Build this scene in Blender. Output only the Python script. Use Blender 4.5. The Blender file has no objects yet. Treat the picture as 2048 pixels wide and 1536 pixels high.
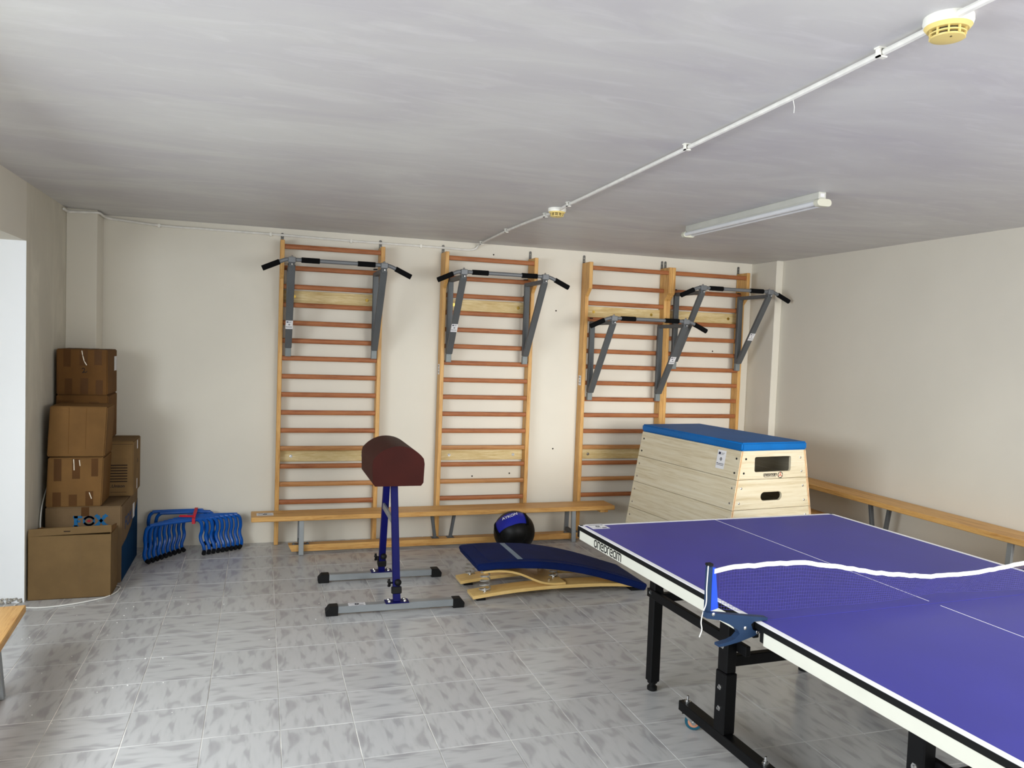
import bpy, bmesh, math, random
from mathutils import Vector, Matrix
from mathutils.geometry import tessellate_polygon

random.seed(7)
S = bpy.context.scene
COL = S.collection
PI = math.pi

# ------------------------------------------------------------------ camera
F_PX, YAW, PITCH, ROLL, CAM_D, CAM_H, ZC = 1584.17, 0.3074, -0.0495, 0.0364, 6.4426, 1.6229, 2.4563
cy, sy = math.cos(YAW), math.sin(YAW)
cp, sp = math.cos(PITCH), math.sin(PITCH)
fw = Vector((sy * cp, cy * cp, sp)); rt = Vector((cy, -sy, 0)); up = rt.cross(fw)
cr, sr = math.cos(ROLL), math.sin(ROLL)
r2 = rt * cr + up * sr; u2 = up * cr - rt * sr
cam_data = bpy.data.cameras.new('camera')
cam = bpy.data.objects.new('camera', cam_data); COL.objects.link(cam)
cam_data.sensor_width = 36.0
cam_data.lens = F_PX / 2048.0 * 36.0
cam_data.clip_start = 0.05
cam.matrix_world = Matrix(((r2.x, u2.x, -fw.x, 0), (r2.y, u2.y, -fw.y, -CAM_D), (r2.z, u2.z, -fw.z, CAM_H), (0, 0, 0, 1)))
S.camera = cam

# ------------------------------------------------------------------ world, daylight, exposure
S.view_settings.view_transform = 'Standard'
S.view_settings.look = 'None'
S.view_settings.exposure = -0.10
S.view_settings.gamma = 1.0
S.view_settings.use_curve_mapping = False
W = bpy.data.worlds.new('sky'); S.world = W; W.use_nodes = True
wn = W.node_tree.nodes['Background']
wn.inputs[0].default_value = (0.75, 0.86, 1.0, 1); wn.inputs[1].default_value = 0.4

def window_light(name, loc, rot, sx, sz, watts, color, spread=PI):
    l = bpy.data.lights.new(name, 'AREA'); l.shape = 'RECTANGLE'; l.size = sx; l.size_y = sz
    l.energy = watts; l.color = color; l.spread = spread
    o = bpy.data.objects.new(name, l); COL.objects.link(o); o.location = loc; o.rotation_euler = rot
    return o
Y_REAR = -7.0
window_light('daylight_rear_window', (2.93, Y_REAR + 0.03, 1.52), (PI / 2 - 0.09, 0, 0), 2.8, 1.3, 21, (1.0, 0.975, 0.92), math.radians(44))
window_light('daylight_rear_window_sky', (2.60, Y_REAR + 0.28, 1.70), (PI / 2 - 0.34, 0, 0), 3.2, 0.95, 78, (0.98, 0.975, 0.97))
window_light('daylight_side_window', (-2.33, -4.9, 1.68), (PI / 2 - 0.26, 0, -PI / 2), 3.4, 0.85, 172, (0.88, 0.945, 1.0))

# ------------------------------------------------------------------ materials
def lin(c):
    return tuple(((x / 255) / 12.92 if x / 255 <= 0.04045 else ((x / 255 + 0.055) / 1.055) ** 2.4) for x in c)
MATS = {}
def base_mat(name, rough=0.6, metal=0.0, spec=None):
    m = bpy.data.materials.new(name); m.use_nodes = True
    b = m.node_tree.nodes['Principled BSDF']
    b.inputs['Roughness'].default_value = rough; b.inputs['Metallic'].default_value = metal; b.inputs['Specular IOR Level'].default_value = 0.35
    if spec is not None: b.inputs['Specular IOR Level'].default_value = spec
    MATS[name] = m
    return m, m.node_tree, b
def coords(nt, scale, rot=(0, 0, 0), rand=True, kind='Object', off=(0, 0, 0)):
    tc = nt.nodes.new('ShaderNodeTexCoord'); mp = nt.nodes.new('ShaderNodeMapping')
    mp.inputs['Scale'].default_value = scale; mp.inputs['Rotation'].default_value = rot
    mp.inputs['Location'].default_value = off
    nt.links.new(tc.outputs[kind], mp.inputs['Vector'])
    if not rand: return mp.outputs[0]
    oi = nt.nodes.new('ShaderNodeObjectInfo'); mul = nt.nodes.new('ShaderNodeMath'); mul.operation = 'MULTIPLY'
    mul.inputs[1].default_value = 37.0; nt.links.new(oi.outputs['Random'], mul.inputs[0])
    add = nt.nodes.new('ShaderNodeVectorMath'); add.operation = 'ADD'
    nt.links.new(mp.outputs[0], add.inputs[0]); nt.links.new(mul.outputs[0], add.inputs[1])
    return add.outputs[0]
def noise(nt, vec, scale, detail=3, rough=0.5, dist=0.0):
    n = nt.nodes.new('ShaderNodeTexNoise'); n.inputs['Scale'].default_value = scale
    n.inputs['Detail'].default_value = detail; n.inputs['Roughness'].default_value = rough
    n.inputs['Distortion'].default_value = dist
    nt.links.new(vec, n.inputs['Vector'])
    return n.outputs['Fac']
def ramp(nt, fac, stops):
    r = nt.nodes.new('ShaderNodeValToRGB'); e = r.color_ramp.elements
    while len(e) < len(stops): e.new(0.5)
    for k, (p, c) in enumerate(stops):
        e[k].position = p; e[k].color = (*lin(c), 1)
    nt.links.new(fac, r.inputs[0])
    return r.outputs[0]
def bump(nt, b, fac, strength, dist=0.002):
    n = nt.nodes.new('ShaderNodeBump'); n.inputs['Strength'].default_value = strength; n.inputs['Distance'].default_value = dist
    nt.links.new(fac, n.inputs['Height']); nt.links.new(n.outputs[0], b.inputs['Normal'])
def plain(name, c, rough=0.5, metal=0.0, var=0.06, scale=6, bmp=0.0, spec=None):
    m, nt, b = base_mat(name, rough, metal, spec)
    f = noise(nt, coords(nt, (1, 1, 1)), scale, 3)
    lo = tuple(max(0, x * (1 - var)) for x in c); hi = tuple(min(255, x * (1 + var)) for x in c)
    nt.links.new(ramp(nt, f, [(0.3, lo), (0.7, hi)]), b.inputs['Base Color'])
    if bmp: bump(nt, b, noise(nt, coords(nt, (1, 1, 1)), 180, 2), bmp, 0.001)
    return m
def wood(name, c1, c2, axis, rough=0.45, stretch=14, scale=5.5, c3=None):
    """grain runs along axis"""
    m, nt, b = base_mat(name, rough)
    sc = [stretch, stretch, stretch]; sc['xyz'.index(axis)] = 1.0
    v = coords(nt, tuple(sc))
    f1 = noise(nt, v, scale * 0.45, 4, 0.6, 1.2)
    f2 = noise(nt, v, scale * 3.0, 3, 0.6, 0.3)
    mx = nt.nodes.new('ShaderNodeMath'); mx.operation = 'MULTIPLY_ADD'; mx.inputs[1].default_value = 0.35
    nt.links.new(f2, mx.inputs[0])
    sub = nt.nodes.new('ShaderNodeMath'); sub.operation = 'MULTIPLY'; sub.inputs[1].default_value = 0.65
    nt.links.new(f1, sub.inputs[0]); nt.links.new(sub.outputs[0], mx.inputs[2])
    stops = [(0.36, c2), (0.50, c1), (0.64, c3 or c1)]
    nt.links.new(ramp(nt, mx.outputs[0], stops), b.inputs['Base Color'])
    bump(nt, b, f2, 0.08, 0.001)
    return m

# painted plaster of the walls
def plaster(name, c, var, patch, rough=0.75, bmp=0.12):
    m, nt, b = base_mat(name, rough)
    f = noise(nt, coords(nt, (1, 1, 1), rand=False), 0.9, 4, 0.55)
    lo = tuple(x * (1 - var) for x in c)
    col = ramp(nt, f, [(0.35, lo), (0.65, c)])
    if patch:
        g = noise(nt, coords(nt, (2.0, 2.0, 0.7), rand=False), 2.2, 5, 0.6, 0.6)
        col2 = ramp(nt, g, [(0.42, tuple(x * patch for x in c)), (0.62, c)])
        mx = nt.nodes.new('ShaderNodeMix'); mx.data_type = 'RGBA'; mx.blend_type = 'MULTIPLY'; mx.inputs[0].default_value = 1
        nt.links.new(col, mx.inputs[6]); nt.links.new(col2, mx.inputs[7]); col = mx.outputs[2]
    nt.links.new(col, b.inputs['Base Color'])
    bump(nt, b, noise(nt, coords(nt, (1, 1, 1), rand=False), 60, 4), bmp, 0.002)
    return m
plaster('wall_paint', (224, 219, 206), 0.03, None)
plaster('wall_left_paint', (238, 235, 226), 0.05, 0.94)
plaster('reveal_lit', (240, 243, 246), 0.02, None)
m, nt, b = base_mat('ceiling_paint', 0.5)
v = coords(nt, (1.0, 2.4, 1.0), rot=(0, 0, 0.12), rand=False)
f = noise(nt, v, 1.0, 5, 0.55, 0.9)
f_large = noise(nt, coords(nt, (1, 1, 1), rand=False), 0.55, 2)
c_st = ramp(nt, f, [(0.34, (200, 198, 201)), (0.5, (207, 206, 206)), (0.68, (216, 216, 214))])
f3 = noise(nt, coords(nt, (1.3, 4.6, 1.0), rot=(0, 0, -0.22), rand=False, off=(4.0, 2.0, 0)), 1.9, 6, 0.6, 1.6)
mk = nt.nodes.new('ShaderNodeMapRange'); mk.inputs[1].default_value = 0.52; mk.inputs[2].default_value = 0.74; mk.inputs[4].default_value = 0.42
nt.links.new(f3, mk.inputs[0])
mxc = nt.nodes.new('ShaderNodeMix'); mxc.data_type = 'RGBA'; mxc.inputs[7].default_value = (*lin((228, 227, 228)), 1)
nt.links.new(mk.outputs[0], mxc.inputs[0]); nt.links.new(c_st, mxc.inputs[6])
nt.links.new(mxc.outputs[2], b.inputs['Base Color'])
bump(nt, b, noise(nt, coords(nt, (2, 9, 1), rot=(0, 0, 0.12), rand=False), 5, 4), 0.06, 0.003)

# glazed floor tile with its printed marbling (same print on every tile, laid in turned positions)
m, nt, b = base_mat('floor_tile_glaze', 0.16, 0.0, 0.3)
v = coords(nt, (5.5, 25.0, 1.0), rot=(0, 0, 0.45), rand=False)
f = noise(nt, v, 1.0, 2.0, 0.45, 0.35)
v2 = coords(nt, (5, 21.0, 1.0), rot=(0, 0, 1.0), rand=False, off=(3.1, 1.7, 0))
f2 = noise(nt, v2, 1.0, 2.0, 0.45, 0.5)
mx = nt.nodes.new('ShaderNodeMath'); mx.operation = 'MAXIMUM'
nt.links.new(f, mx.inputs[0]); nt.links.new(f2, mx.inputs[1])
c_t = ramp(nt, mx.outputs[0], [(0.50, (190, 190, 190)), (0.575, (186, 186, 186)), (0.635, (172, 171, 172)), (0.74, (162, 161, 162))])
oi = nt.nodes.new('ShaderNodeObjectInfo'); mr = nt.nodes.new('ShaderNodeMapRange')
mr.inputs[3].default_value = 0.95; mr.inputs[4].default_value = 1.03; nt.links.new(oi.outputs['Random'], mr.inputs[0])
hv = nt.nodes.new('ShaderNodeHueSaturation'); nt.links.new(c_t, hv.inputs['Color']); nt.links.new(mr.outputs[0], hv.inputs['Value'])
nt.links.new(hv.outputs[0], b.inputs['Base Color'])
fd = noise(nt, coords(nt, (1, 1, 1), rand=True), 12, 3)
mr2 = nt.nodes.new('ShaderNodeMapRange'); mr2.inputs[3].default_value = 0.12; mr2.inputs[4].default_value = 0.3
nt.links.new(fd, mr2.inputs[0]); nt.links.new(mr2.outputs[0], b.inputs['Roughness'])
plain('grout', (205, 202, 196), 0.9, var=0.25, scale=5)

for ax in 'xyz':
    wood('pine_' + ax, (206, 158, 92), (178, 126, 64), ax, c3=(216, 172, 106))
    wood('vault_ply_' + ax, (208, 197, 170), (190, 175, 143), ax, 0.6, stretch=24, scale=2.4, c3=(214, 206, 184))
wood('rung_wood', (160, 98, 58), (132, 74, 42), 'x', 0.5, c3=(172, 110, 66))
wood('rung_wood_pale', (178, 126, 76), (152, 100, 56), 'x', 0.5, c3=(190, 138, 86))
wood('poplar_board', (206, 184, 132), (190, 162, 106), 'x', 0.55, stretch=9, c3=(222, 204, 158))
wood('birch_ply', (228, 192, 122), (212, 172, 98), 'x', 0.35, stretch=10, c3=(234, 202, 138))
plain('ply_edge', (214, 186, 148), 0.6, var=0.1, scale=30)
plain('ply_edge_dark', (168, 120, 82), 0.6, var=0.1, scale=30)
plain('grey_steel', (92, 95, 97), 0.5, 0.15, var=0.03, spec=0.3)
plain('light_steel', (142, 147, 150), 0.42, 0.3, var=0.04)
plain('bar_steel', (112, 115, 118), 0.42, 0.2, var=0.03)
plain('spring_steel', (172, 170, 164), 0.35, 0.25, var=0.03)
plain('foot_steel', (122, 128, 128), 0.5, 0.15, var=0.03)
plain('zinc', (205, 205, 205), 0.22, 0.95, var=0.05)
plain('bracket_steel', (104, 103, 100), 0.5, 0.5, var=0.15, scale=40)
plain('brass', (190, 160, 80), 0.3, 0.85)
plain('foam_black', (14, 14, 15), 0.9, bmp=0.2, spec=0.1)
plain('rubber_black', (14, 14, 15), 0.6, spec=0.25)
plain('black_paint', (7, 7, 9), 0.5, var=0.05, spec=0.2)
plain('black_edge', (11, 12, 13), 0.55, var=0.05, spec=0.2)
plain('blue_paint', (14, 16, 84), 0.5, var=0.05, spec=0.12)
plain('clamp_blue', (28, 52, 84), 0.45, 0.2, var=0.05)
plain('leather_brown', (60, 21, 16), 0.6, var=0.06, bmp=0.12, spec=0.14)
plain('mat_navy', (12, 30, 80), 0.75, var=0.08, bmp=0.15, spec=0.12)
plain('pad_blue', (0, 96, 166), 0.5, var=0.04, bmp=0.08, spec=0.25)
plain('strip_grey', (120, 138, 158), 0.6, var=0.08)
plain('hurdle_blue', (0, 80, 166), 0.28, var=0.06)
plain('strap_red', (190, 28, 50), 0.6, var=0.1)
plain('table_blue', (59, 58, 145), 0.42, var=0.03, scale=3, spec=0.28)
plain('white_line', (235, 235, 238), 0.5, var=0.02)
plain('apron_white', (212, 212, 200), 0.45, var=0.015)
plain('net_tape', (245, 246, 246), 0.8, var=0.02)
plain('net_thread', (66, 62, 142), 0.8, var=0.05, spec=0.1)
plain('net_sleeve', (28, 74, 200), 0.6, var=0.08)
plain('cord_white', (225, 225, 220), 0.6, var=0.03)
plain('wheel_teal', (26, 84, 104), 0.5, var=0.05)
plain('wheel_tan', (212, 148, 116), 0.5, var=0.05)
plain('paper_white', (222, 222, 224), 0.6, var=0.03)
plain('ink_navy', (34, 38, 66), 0.7); plain('ink_grey', (110, 112, 118), 0.7); plain('ink_black', (24, 23, 24), 0.6)
plain('ink_red', (196, 92, 84), 0.7); plain('print_brown', (44, 30, 18), 0.8)
plain('plastic_white', (236, 235, 226), 0.4, var=0.03)
plain('batten_white', (196, 196, 188), 0.5, var=0.03, spec=0.2); plain('batten_cap', (208, 207, 190), 0.5, var=0.02, spec=0.2)
plain('plastic_yellowed', (232, 208, 132), 0.42, var=0.06)
plain('slot_dark', (70, 62, 40), 0.7)
plain('conduit_white', (228, 226, 220), 0.45, var=0.04, scale=20)
plain('tube_glass', (224, 226, 228), 0.2, var=0.02)
plain('ball_black', (9, 10, 11), 0.4, bmp=0.1, spec=0.2); plain('ball_blue', (24, 34, 150), 0.5)
plain('flake_white', (236, 236, 232), 0.8); plain('hole_dark', (60, 52, 44), 0.9)
plain('rubble', (150, 146, 138), 0.95, var=0.35, scale=60, bmp=0.8)
plain('fox_blue', (16, 96, 146), 0.7); plain('fox_blue_dark', (40, 62, 96), 0.8); plain('fox_red', (160, 30, 44), 0.7)
plain('carton_blue', (4, 48, 82), 0.8, var=0.08, spec=0.1)
def cardboard(name, c):
    m, nt, b = base_mat(name, 0.8, 0.0, 0.12)
    f = noise(nt, coords(nt, (1, 1, 1)), 5, 4, 0.6)
    lo = tuple(x * 0.93 for x in c); hi = tuple(min(255, x * 1.05) for x in c)
    nt.links.new(ramp(nt, f, [(0.3, lo), (0.7, hi)]), b.inputs['Base Color'])
    g = noise(nt, coords(nt, (40, 40, 1)), 3, 2)
    bump(nt, b, g, 0.15, 0.001)
cardboard('cardboard_a', (104, 72, 38)); cardboard('cardboard_b', (117, 86, 50)); cardboard('cardboard_c', (124, 98, 64)); cardboard('cardboard_d', (114, 93, 68)); cardboard('cardboard_e', (112, 90, 60))
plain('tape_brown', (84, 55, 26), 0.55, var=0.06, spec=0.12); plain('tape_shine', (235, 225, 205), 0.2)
plain('window_frame', (238, 238, 236), 0.4)

# ------------------------------------------------------------------ mesh building
class MB:
    def __init__(self): self.v = []; self.f = []; self.fm = []; self.m = 0
    def add(self, vs, fs):
        o = len(self.v); self.v += [tuple(x) for x in vs]
        for f in fs: self.f.append(tuple(i + o for i in f)); self.fm.append(self.m)
        return self
    def hexa(self, p):
        return self.add(p, [(3, 2, 1, 0), (4, 5, 6, 7), (0, 1, 5, 4), (1, 2, 6, 5), (2, 3, 7, 6), (3, 0, 4, 7)])
    def box(self, x0, x1, y0, y1, z0, z1):
        return self.hexa([(x0, y0, z0), (x1, y0, z0), (x1, y1, z0), (x0, y1, z0), (x0, y0, z1), (x1, y0, z1), (x1, y1, z1), (x0, y1, z1)])
    def cbox(self, c, s, rot=None):
        h = [Vector((a * s[0] / 2, b_ * s[1] / 2, d * s[2] / 2)) for d in (-1, 1) for a, b_ in ((-1, -1), (1, -1), (1, 1), (-1, 1))]
        if rot is not None: h = [rot @ q for q in h]
        return self.hexa([Vector(c) + q for q in h])
    def bar(self, p0, p1, w, h, upv=(0, 0, 1)):
        """box from p0 to p1; w across, h along upv"""
        p0, p1 = Vector(p0), Vector(p1); d = (p1 - p0).normalized()
        s = d.cross(Vector(upv)).normalized(); u = s.cross(d).normalized()
        q = [p + s * (a * w / 2) + u * (b_ * h / 2) for p in (p0, p1) for a, b_ in ((-1, -1), (1, -1), (1, 1), (-1, 1))]
        return self.hexa(q)
    def tube(self, pts, r, n=8, closed=False, caps=True):
        pts = [Vector(p) for p in pts]; k = len(pts); rs = r if isinstance(r, (list, tuple)) else [r] * k
        tang = []
        for i in range(k):
            a = pts[(i - 1) % k] if (closed or i > 0) else pts[i]
            c = pts[(i + 1) % k] if (closed or i < k - 1) else pts[i]
            tang.append((c - a).normalized())
        ref = Vector((0, 0, 1)) if abs(tang[0].z) < 0.9 else Vector((1, 0, 0))
        nrm = tang[0].cross(ref).normalized(); vs = []
        for i in range(k):
            nrm = (nrm - tang[i] * nrm.dot(tang[i])).normalized(); bn = tang[i].cross(nrm)
            for j in range(n):
                a = 2 * PI * j / n; vs.append(pts[i] + (nrm * math.cos(a) + bn * math.sin(a)) * rs[i])
        fs = []
        for i in range(k if closed else k - 1):
            for j in range(n):
                a = i * n + j; c = i * n + (j + 1) % n; i2 = (i + 1) % k
                fs.append((a, c, i2 * n + (j + 1) % n, i2 * n + j))
        if caps and not closed:
            fs.append(tuple(range(n - 1, -1, -1))); fs.append(tuple(range((k - 1) * n, k * n)))
        return self.add(vs, fs)
    def cyl(self, p0, p1, r0, r1=None, n=12): return self.tube([p0, p1], [r0, r1 if r1 is not None else r0], n)
    def lathe(self, prof, c=(0, 0, 0), n=24, axis='z'):
        """prof: (r, h) pairs; closed with caps when r>0 at the ends"""
        c = Vector(c); vs = []
        for r, h in prof:
            for j in range(n):
                a = 2 * PI * j / n; q = (r * math.cos(a), r * math.sin(a), h)
                if axis == 'x': q = (q[2], q[0], q[1])
                if axis == 'y': q = (q[1], q[2], q[0])
                vs.append(c + Vector(q))
        fs = []
        for i in range(len(prof) - 1):
            for j in range(n):
                fs.append((i * n + j, i * n + (j + 1) % n, (i + 1) * n + (j + 1) % n, (i + 1) * n + j))
        fs.append(tuple(range(n - 1, -1, -1))); fs.append(tuple(range((len(prof) - 1) * n, len(prof) * n)))
        return self.add(vs, fs)
    def prism(self, poly, fn, t0, t1):
        """poly of (a,b); fn(a,b,t) -> xyz"""
        k = len(poly); vs = [fn(a, b_, t0) for a, b_ in poly] + [fn(a, b_, t1) for a, b_ in poly]
        fs = [(i, (i + 1) % k, (i + 1) % k + k, i + k) for i in range(k)]
        tri = tessellate_polygon([[Vector((a, b_, 0)) for a, b_ in poly]])
        fs += [tuple(t) for t in tri] + [tuple(i + k for i in reversed(t)) for t in tri]
        return self.add(vs, fs)
    def plate(self, outer, holes, fn, t0, t1):
        loops = [outer] + holes; flat = [q for l in loops for q in l]; k = len(flat)
        vs = [fn(a, b_, t0) for a, b_ in flat] + [fn(a, b_, t1) for a, b_ in flat]
        tri = tessellate_polygon([[Vector((a, b_, 0)) for a, b_ in l] for l in loops])
        fs = [tuple(t) for t in tri] + [tuple(i + k for i in reversed(t)) for t in tri]
        o = 0
        for l in loops:
            for i in range(len(l)): a, c = o + i, o + (i + 1) % len(l); fs.append((a, c, c + k, a + k))
            o += len(l)
        return self.add(vs, fs)
    def slab(self, prof, y0, y1, t):
        """strip following (x,z) profile of its top, thickness t, between y0 and y1"""
        k = len(prof); nr = []
        for i in range(k):
            a = prof[max(i - 1, 0)]; c = prof[min(i + 1, k - 1)]; dx, dz = c[0] - a[0], c[1] - a[1]; l = math.hypot(dx, dz); nr.append((-dz / l, dx / l))
        top = list(prof); bot = [(x - n_[0] * t, z - n_[1] * t) for (x, z), n_ in zip(prof, nr)]
        vs = []
        for (x, z), (xb, zb) in zip(top, bot): vs += [(x, y0, z), (x, y1, z), (xb, y1, zb), (xb, y0, zb)]
        fs = []
        for i in range(k - 1):
            a = i * 4; c = a + 4
            for j in range(4): fs.append((a + j, a + (j + 1) % 4, c + (j + 1) % 4, c + j))
        fs += [(3, 2, 1, 0), ((k - 1) * 4, (k - 1) * 4 + 1, (k - 1) * 4 + 2, (k - 1) * 4 + 3)]
        return self.add(vs, fs)
    def ribbon(self, pts, w, o, xd, yd, t=0.0006):
        """flat stroke drawn along 2D pts on the plane o + x*xd + y*yd"""
        o, xd, yd = Vector(o), Vector(xd), Vector(yd); nz = xd.cross(yd)
        for (a, b_), (c, d) in zip(pts[:-1], pts[1:]):
            l = math.hypot(c - a, d - b_)
            if l < 1e-9: continue
            ux, uy = (c - a) / l, (d - b_) / l; e = w / 2
            q = [(a - ux * e * 0.9 + uy * e, b_ - uy * e * 0.9 - ux * e), (c + ux * e * 0.9 + uy * e, d + uy * e * 0.9 - ux * e), (c + ux * e * 0.9 - uy * e, d + uy * e * 0.9 + ux * e), (a - ux * e * 0.9 - uy * e, b_ - uy * e * 0.9 + ux * e)]
            self.hexa([o + xd * x + yd * y for x, y in q] + [o + xd * x + yd * y + nz * t for x, y in q])
        return self
    def patch(self, x0, x1, y0, y1, o, xd, yd, t=0.0006):
        o, xd, yd = Vector(o), Vector(xd), Vector(yd); nz = xd.cross(yd)
        q = [(x0, y0), (x1, y0), (x1, y1), (x0, y1)]
        return self.hexa([o + xd * x + yd * y for x, y in q] + [o + xd * x + yd * y + nz * t for x, y in q])
    def build(self, name, mats, parent=None, smooth=False, bevel=0.0, seg=1, loc=None):
        me = bpy.data.meshes.new(name)
        me.from_pydata(self.v, [], self.f)
        for mn in ([mats] if isinstance(mats, str) else mats): me.materials.append(MATS[mn])
        for p, k in zip(me.polygons, self.fm): p.material_index = k
        bm = bmesh.new(); bm.from_mesh(me)
        bmesh.ops.recalc_face_normals(bm, faces=bm.faces)
        if bevel:
            es = [e for e in bm.edges if len(e.link_faces) == 2 and e.calc_face_angle(0) > 0.6]
            bmesh.ops.bevel(bm, geom=es, offset=bevel, segments=seg, affect='EDGES', clamp_overlap=True)
        if smooth:
            for f in bm.faces: f.smooth = True
            for e in bm.edges:
                if len(e.link_faces) == 2 and e.calc_face_angle(0) > 0.7: e.smooth = False
        bm.to_mesh(me); bm.free()
        ob = bpy.data.objects.new(name, me); COL.objects.link(ob)
        if parent: ob.parent = parent
        if loc: ob.location = loc
        return ob
def thing(name, label, cat, loc=(0, 0, 0), rz=0.0, group=None):
    o = bpy.data.objects.new(name, None); COL.objects.link(o); o.empty_display_size = 0.1
    o.location = loc; o.rotation_euler = (0, 0, rz); o['label'] = label; o['category'] = cat
    if group: o['group'] = group
    return o
def tag(o, label, cat, group=None):
    o['label'] = label; o['category'] = cat
    if group: o['group'] = group
    return o
def structure(o): o['kind'] = 'structure'; return o
def dup(root, loc, rz, label, group=None):
    r = root.copy(); COL.objects.link(r); r.location = loc; r.rotation_euler = (0, 0, rz); r['label'] = label
    if group: r['group'] = group
    def rec(src, dst):
        for ch in list(src.children):
            c = ch.copy(); COL.objects.link(c); c.parent = dst; rec(ch, c)
    rec(root, r)
    return r
def clone(o, parent, loc=None):
    c = o.copy(); COL.objects.link(c); c.parent = parent
    if loc is not None: c.location = loc
    return c
def text(name, body, size, o, xd, yd, mat, parent, shear=0.0, bold=0.0, sx=1.0):
    cu = bpy.data.curves.new(name, 'FONT'); cu.body = body; cu.size = size; cu.extrude = 0.0003; cu.shear = shear; cu.offset = bold
    cu.resolution_u = 3
    tmp = bpy.data.objects.new(name, cu); COL.objects.link(tmp)
    bpy.context.view_layer.update()
    me = bpy.data.meshes.new_from_object(tmp.evaluated_get(bpy.context.evaluated_depsgraph_get()))
    bpy.data.objects.remove(tmp)
    xd, yd = Vector(xd).normalized(), Vector(yd).normalized(); nz = xd.cross(yd); o = Vector(o)
    for vt in me.vertices:
        q = o + xd * (vt.co.x * sx) + yd * vt.co.y + nz * (vt.co.z + 0.0004); vt.co = q
    me.materials.clear(); me.materials.append(MATS[mat])
    ob = bpy.data.objects.new(name, me); COL.objects.link(ob); ob.parent = parent
    return ob
def sticker(parent, o, xd, yd, w, h, lying=False):
    """white inventory label: flag square top left, emblem in the middle, text lines"""
    mb = MB(); o = Vector(o); xd, yd = Vector(xd).normalized(), Vector(yd).normalized()
    mb.patch(-w / 2, w / 2, -h / 2, h / 2, o, xd, yd, 0.0006)
    oo = o + xd.cross(yd) * 0.0006
    mb.m = 1; mb.patch(-0.38 * w, -0.12 * w, 0.26 * h, 0.39 * h, oo, xd, yd, 0.0003)
    mb.m = 2
    for k in range(3): mb.patch(-0.06 * w, (0.36 - 0.08 * k) * w, (0.35 - 0.045 * k) * h, (0.37 - 0.045 * k) * h, oo, xd, yd, 0.0003)
    mb.ribbon([(0.09 * w * math.cos(a), 0.09 * w * math.sin(a) + 0.02 * h) for a in [i * PI / 4 for i in range(9)]], 0.08 * w, oo, xd, yd, 0.0003)
    mb.m = 1; mb.patch(-0.42 * w, -0.28 * w, -0.25 * h, -0.20 * h, oo, xd, yd, 0.0003)
    mb.m = 2
    mb.patch(-0.24 * w, 0.40 * w, -0.25 * h, -0.21 * h, oo, xd, yd, 0.0003); mb.patch(-0.42 * w, 0.40 * w, -0.32 * h, -0.29 * h, oo, xd, yd, 0.0003)
    s = mb.build('inventory_sticker', ['paper_white', 'ink_navy', 'ink_grey'], parent)
    s['label'] = 'white inventory sticker with a small dark flag and printed lines'
    return s
def arc2(cx, cy_, r, a0, a1, n): return [(cx + r * math.cos(a0 + (a1 - a0) * i / n), cy_ + r * math.sin(a0 + (a1 - a0) * i / n)) for i in range(n + 1)]
def rrect(x0, x1, y0, y1, r, n=4):
    return arc2(x1 - r, y0 + r, r, -PI / 2, 0, n) + arc2(x1 - r, y1 - r, r, 0, PI / 2, n) + arc2(x0 + r, y1 - r, r, PI / 2, PI, n) + arc2(x0 + r, y0 + r, r, PI, 1.5 * PI, n)
def smooth_path(pts, n=6):
    """Catmull-Rom through points"""
    P = [Vector(p) for p in pts]; out = []
    for i in range(len(P) - 1):
        a = P[max(i - 1, 0)]; b_ = P[i]; c = P[i + 1]; d = P[min(i + 2, len(P) - 1)]
        for k in range(n):
            t = k / n; out.append(0.5 * ((2 * b_) + (c - a) * t + (2 * a - 5 * b_ + 4 * c - d) * t * t + (3 * b_ - a - 3 * c + d) * t ** 3))
    out.append(P[-1]); return out

# ------------------------------------------------------------------ room shell
XL, XR = -1.306, 4.43
wb = structure(MB().box(XL - 1.0, XR + 0.2, 0, 0.2, -0.05, ZC + 0.1).build('wall_back', 'wall_paint'))
structure(MB().box(XR, XR + 0.2, Y_REAR, 0, -0.05, ZC + 0.1).build('wall_right', 'wall_paint'))
# left wall: solid by the corner, then a recess under a lintel, glazed at its back
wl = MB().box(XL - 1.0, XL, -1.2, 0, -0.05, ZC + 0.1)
wl.fm[2] = 1   # reveal face in a brighter, cooler white: window light put into its colour
structure(wl.build('wall_left', ['wall_left_paint', 'reveal_lit']))
wl2 = MB().box(XL - 1.0, XL, Y_REAR, -1.2, 2.12, ZC + 0.1)
wl2.box(XL - 1.0, XL, Y_REAR, -6.85, -0.05, 2.12)
wl2.box(XL - 1.0, XL - 0.9, -3.1, -1.2, -0.05, 2.12); wl2.box(XL - 1.0, XL - 0.9, -6.85, -3.1, -0.05, 0.74)
structure(wl2.build('wall_left_recess', 'wall_paint'))
wr = MB().box(XL - 1.0, XR + 0.2, Y_REAR - 0.15, Y_REAR, -0.05, 0.85).box(XL - 1.0, XR + 0.2, Y_REAR - 0.15, Y_REAR, 2.22, ZC + 0.1)
wr.box(XL - 1.0, 1.48, Y_REAR - 0.15, Y_REAR, 0.85, 2.22).box(4.38, XR + 0.2, Y_REAR - 0.15, Y_REAR, 0.85, 2.22)
structure(wr.build('wall_rear', 'wall_paint'))
ceil = structure(MB().box(XL - 1.0, XR + 0.2, Y_REAR - 0.1, 0.2, ZC, ZC + 0.12).build('ceiling', 'ceiling_paint'))
structure(MB().box(XL, -1.112, -0.235, 0, 0, ZC).build('trim_1', 'wall_paint', bevel=0.004))
structure(MB().box(4.36, XR, -0.375, 0, 0, ZC).build('trim_2', 'wall_paint', bevel=0.004))
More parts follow.
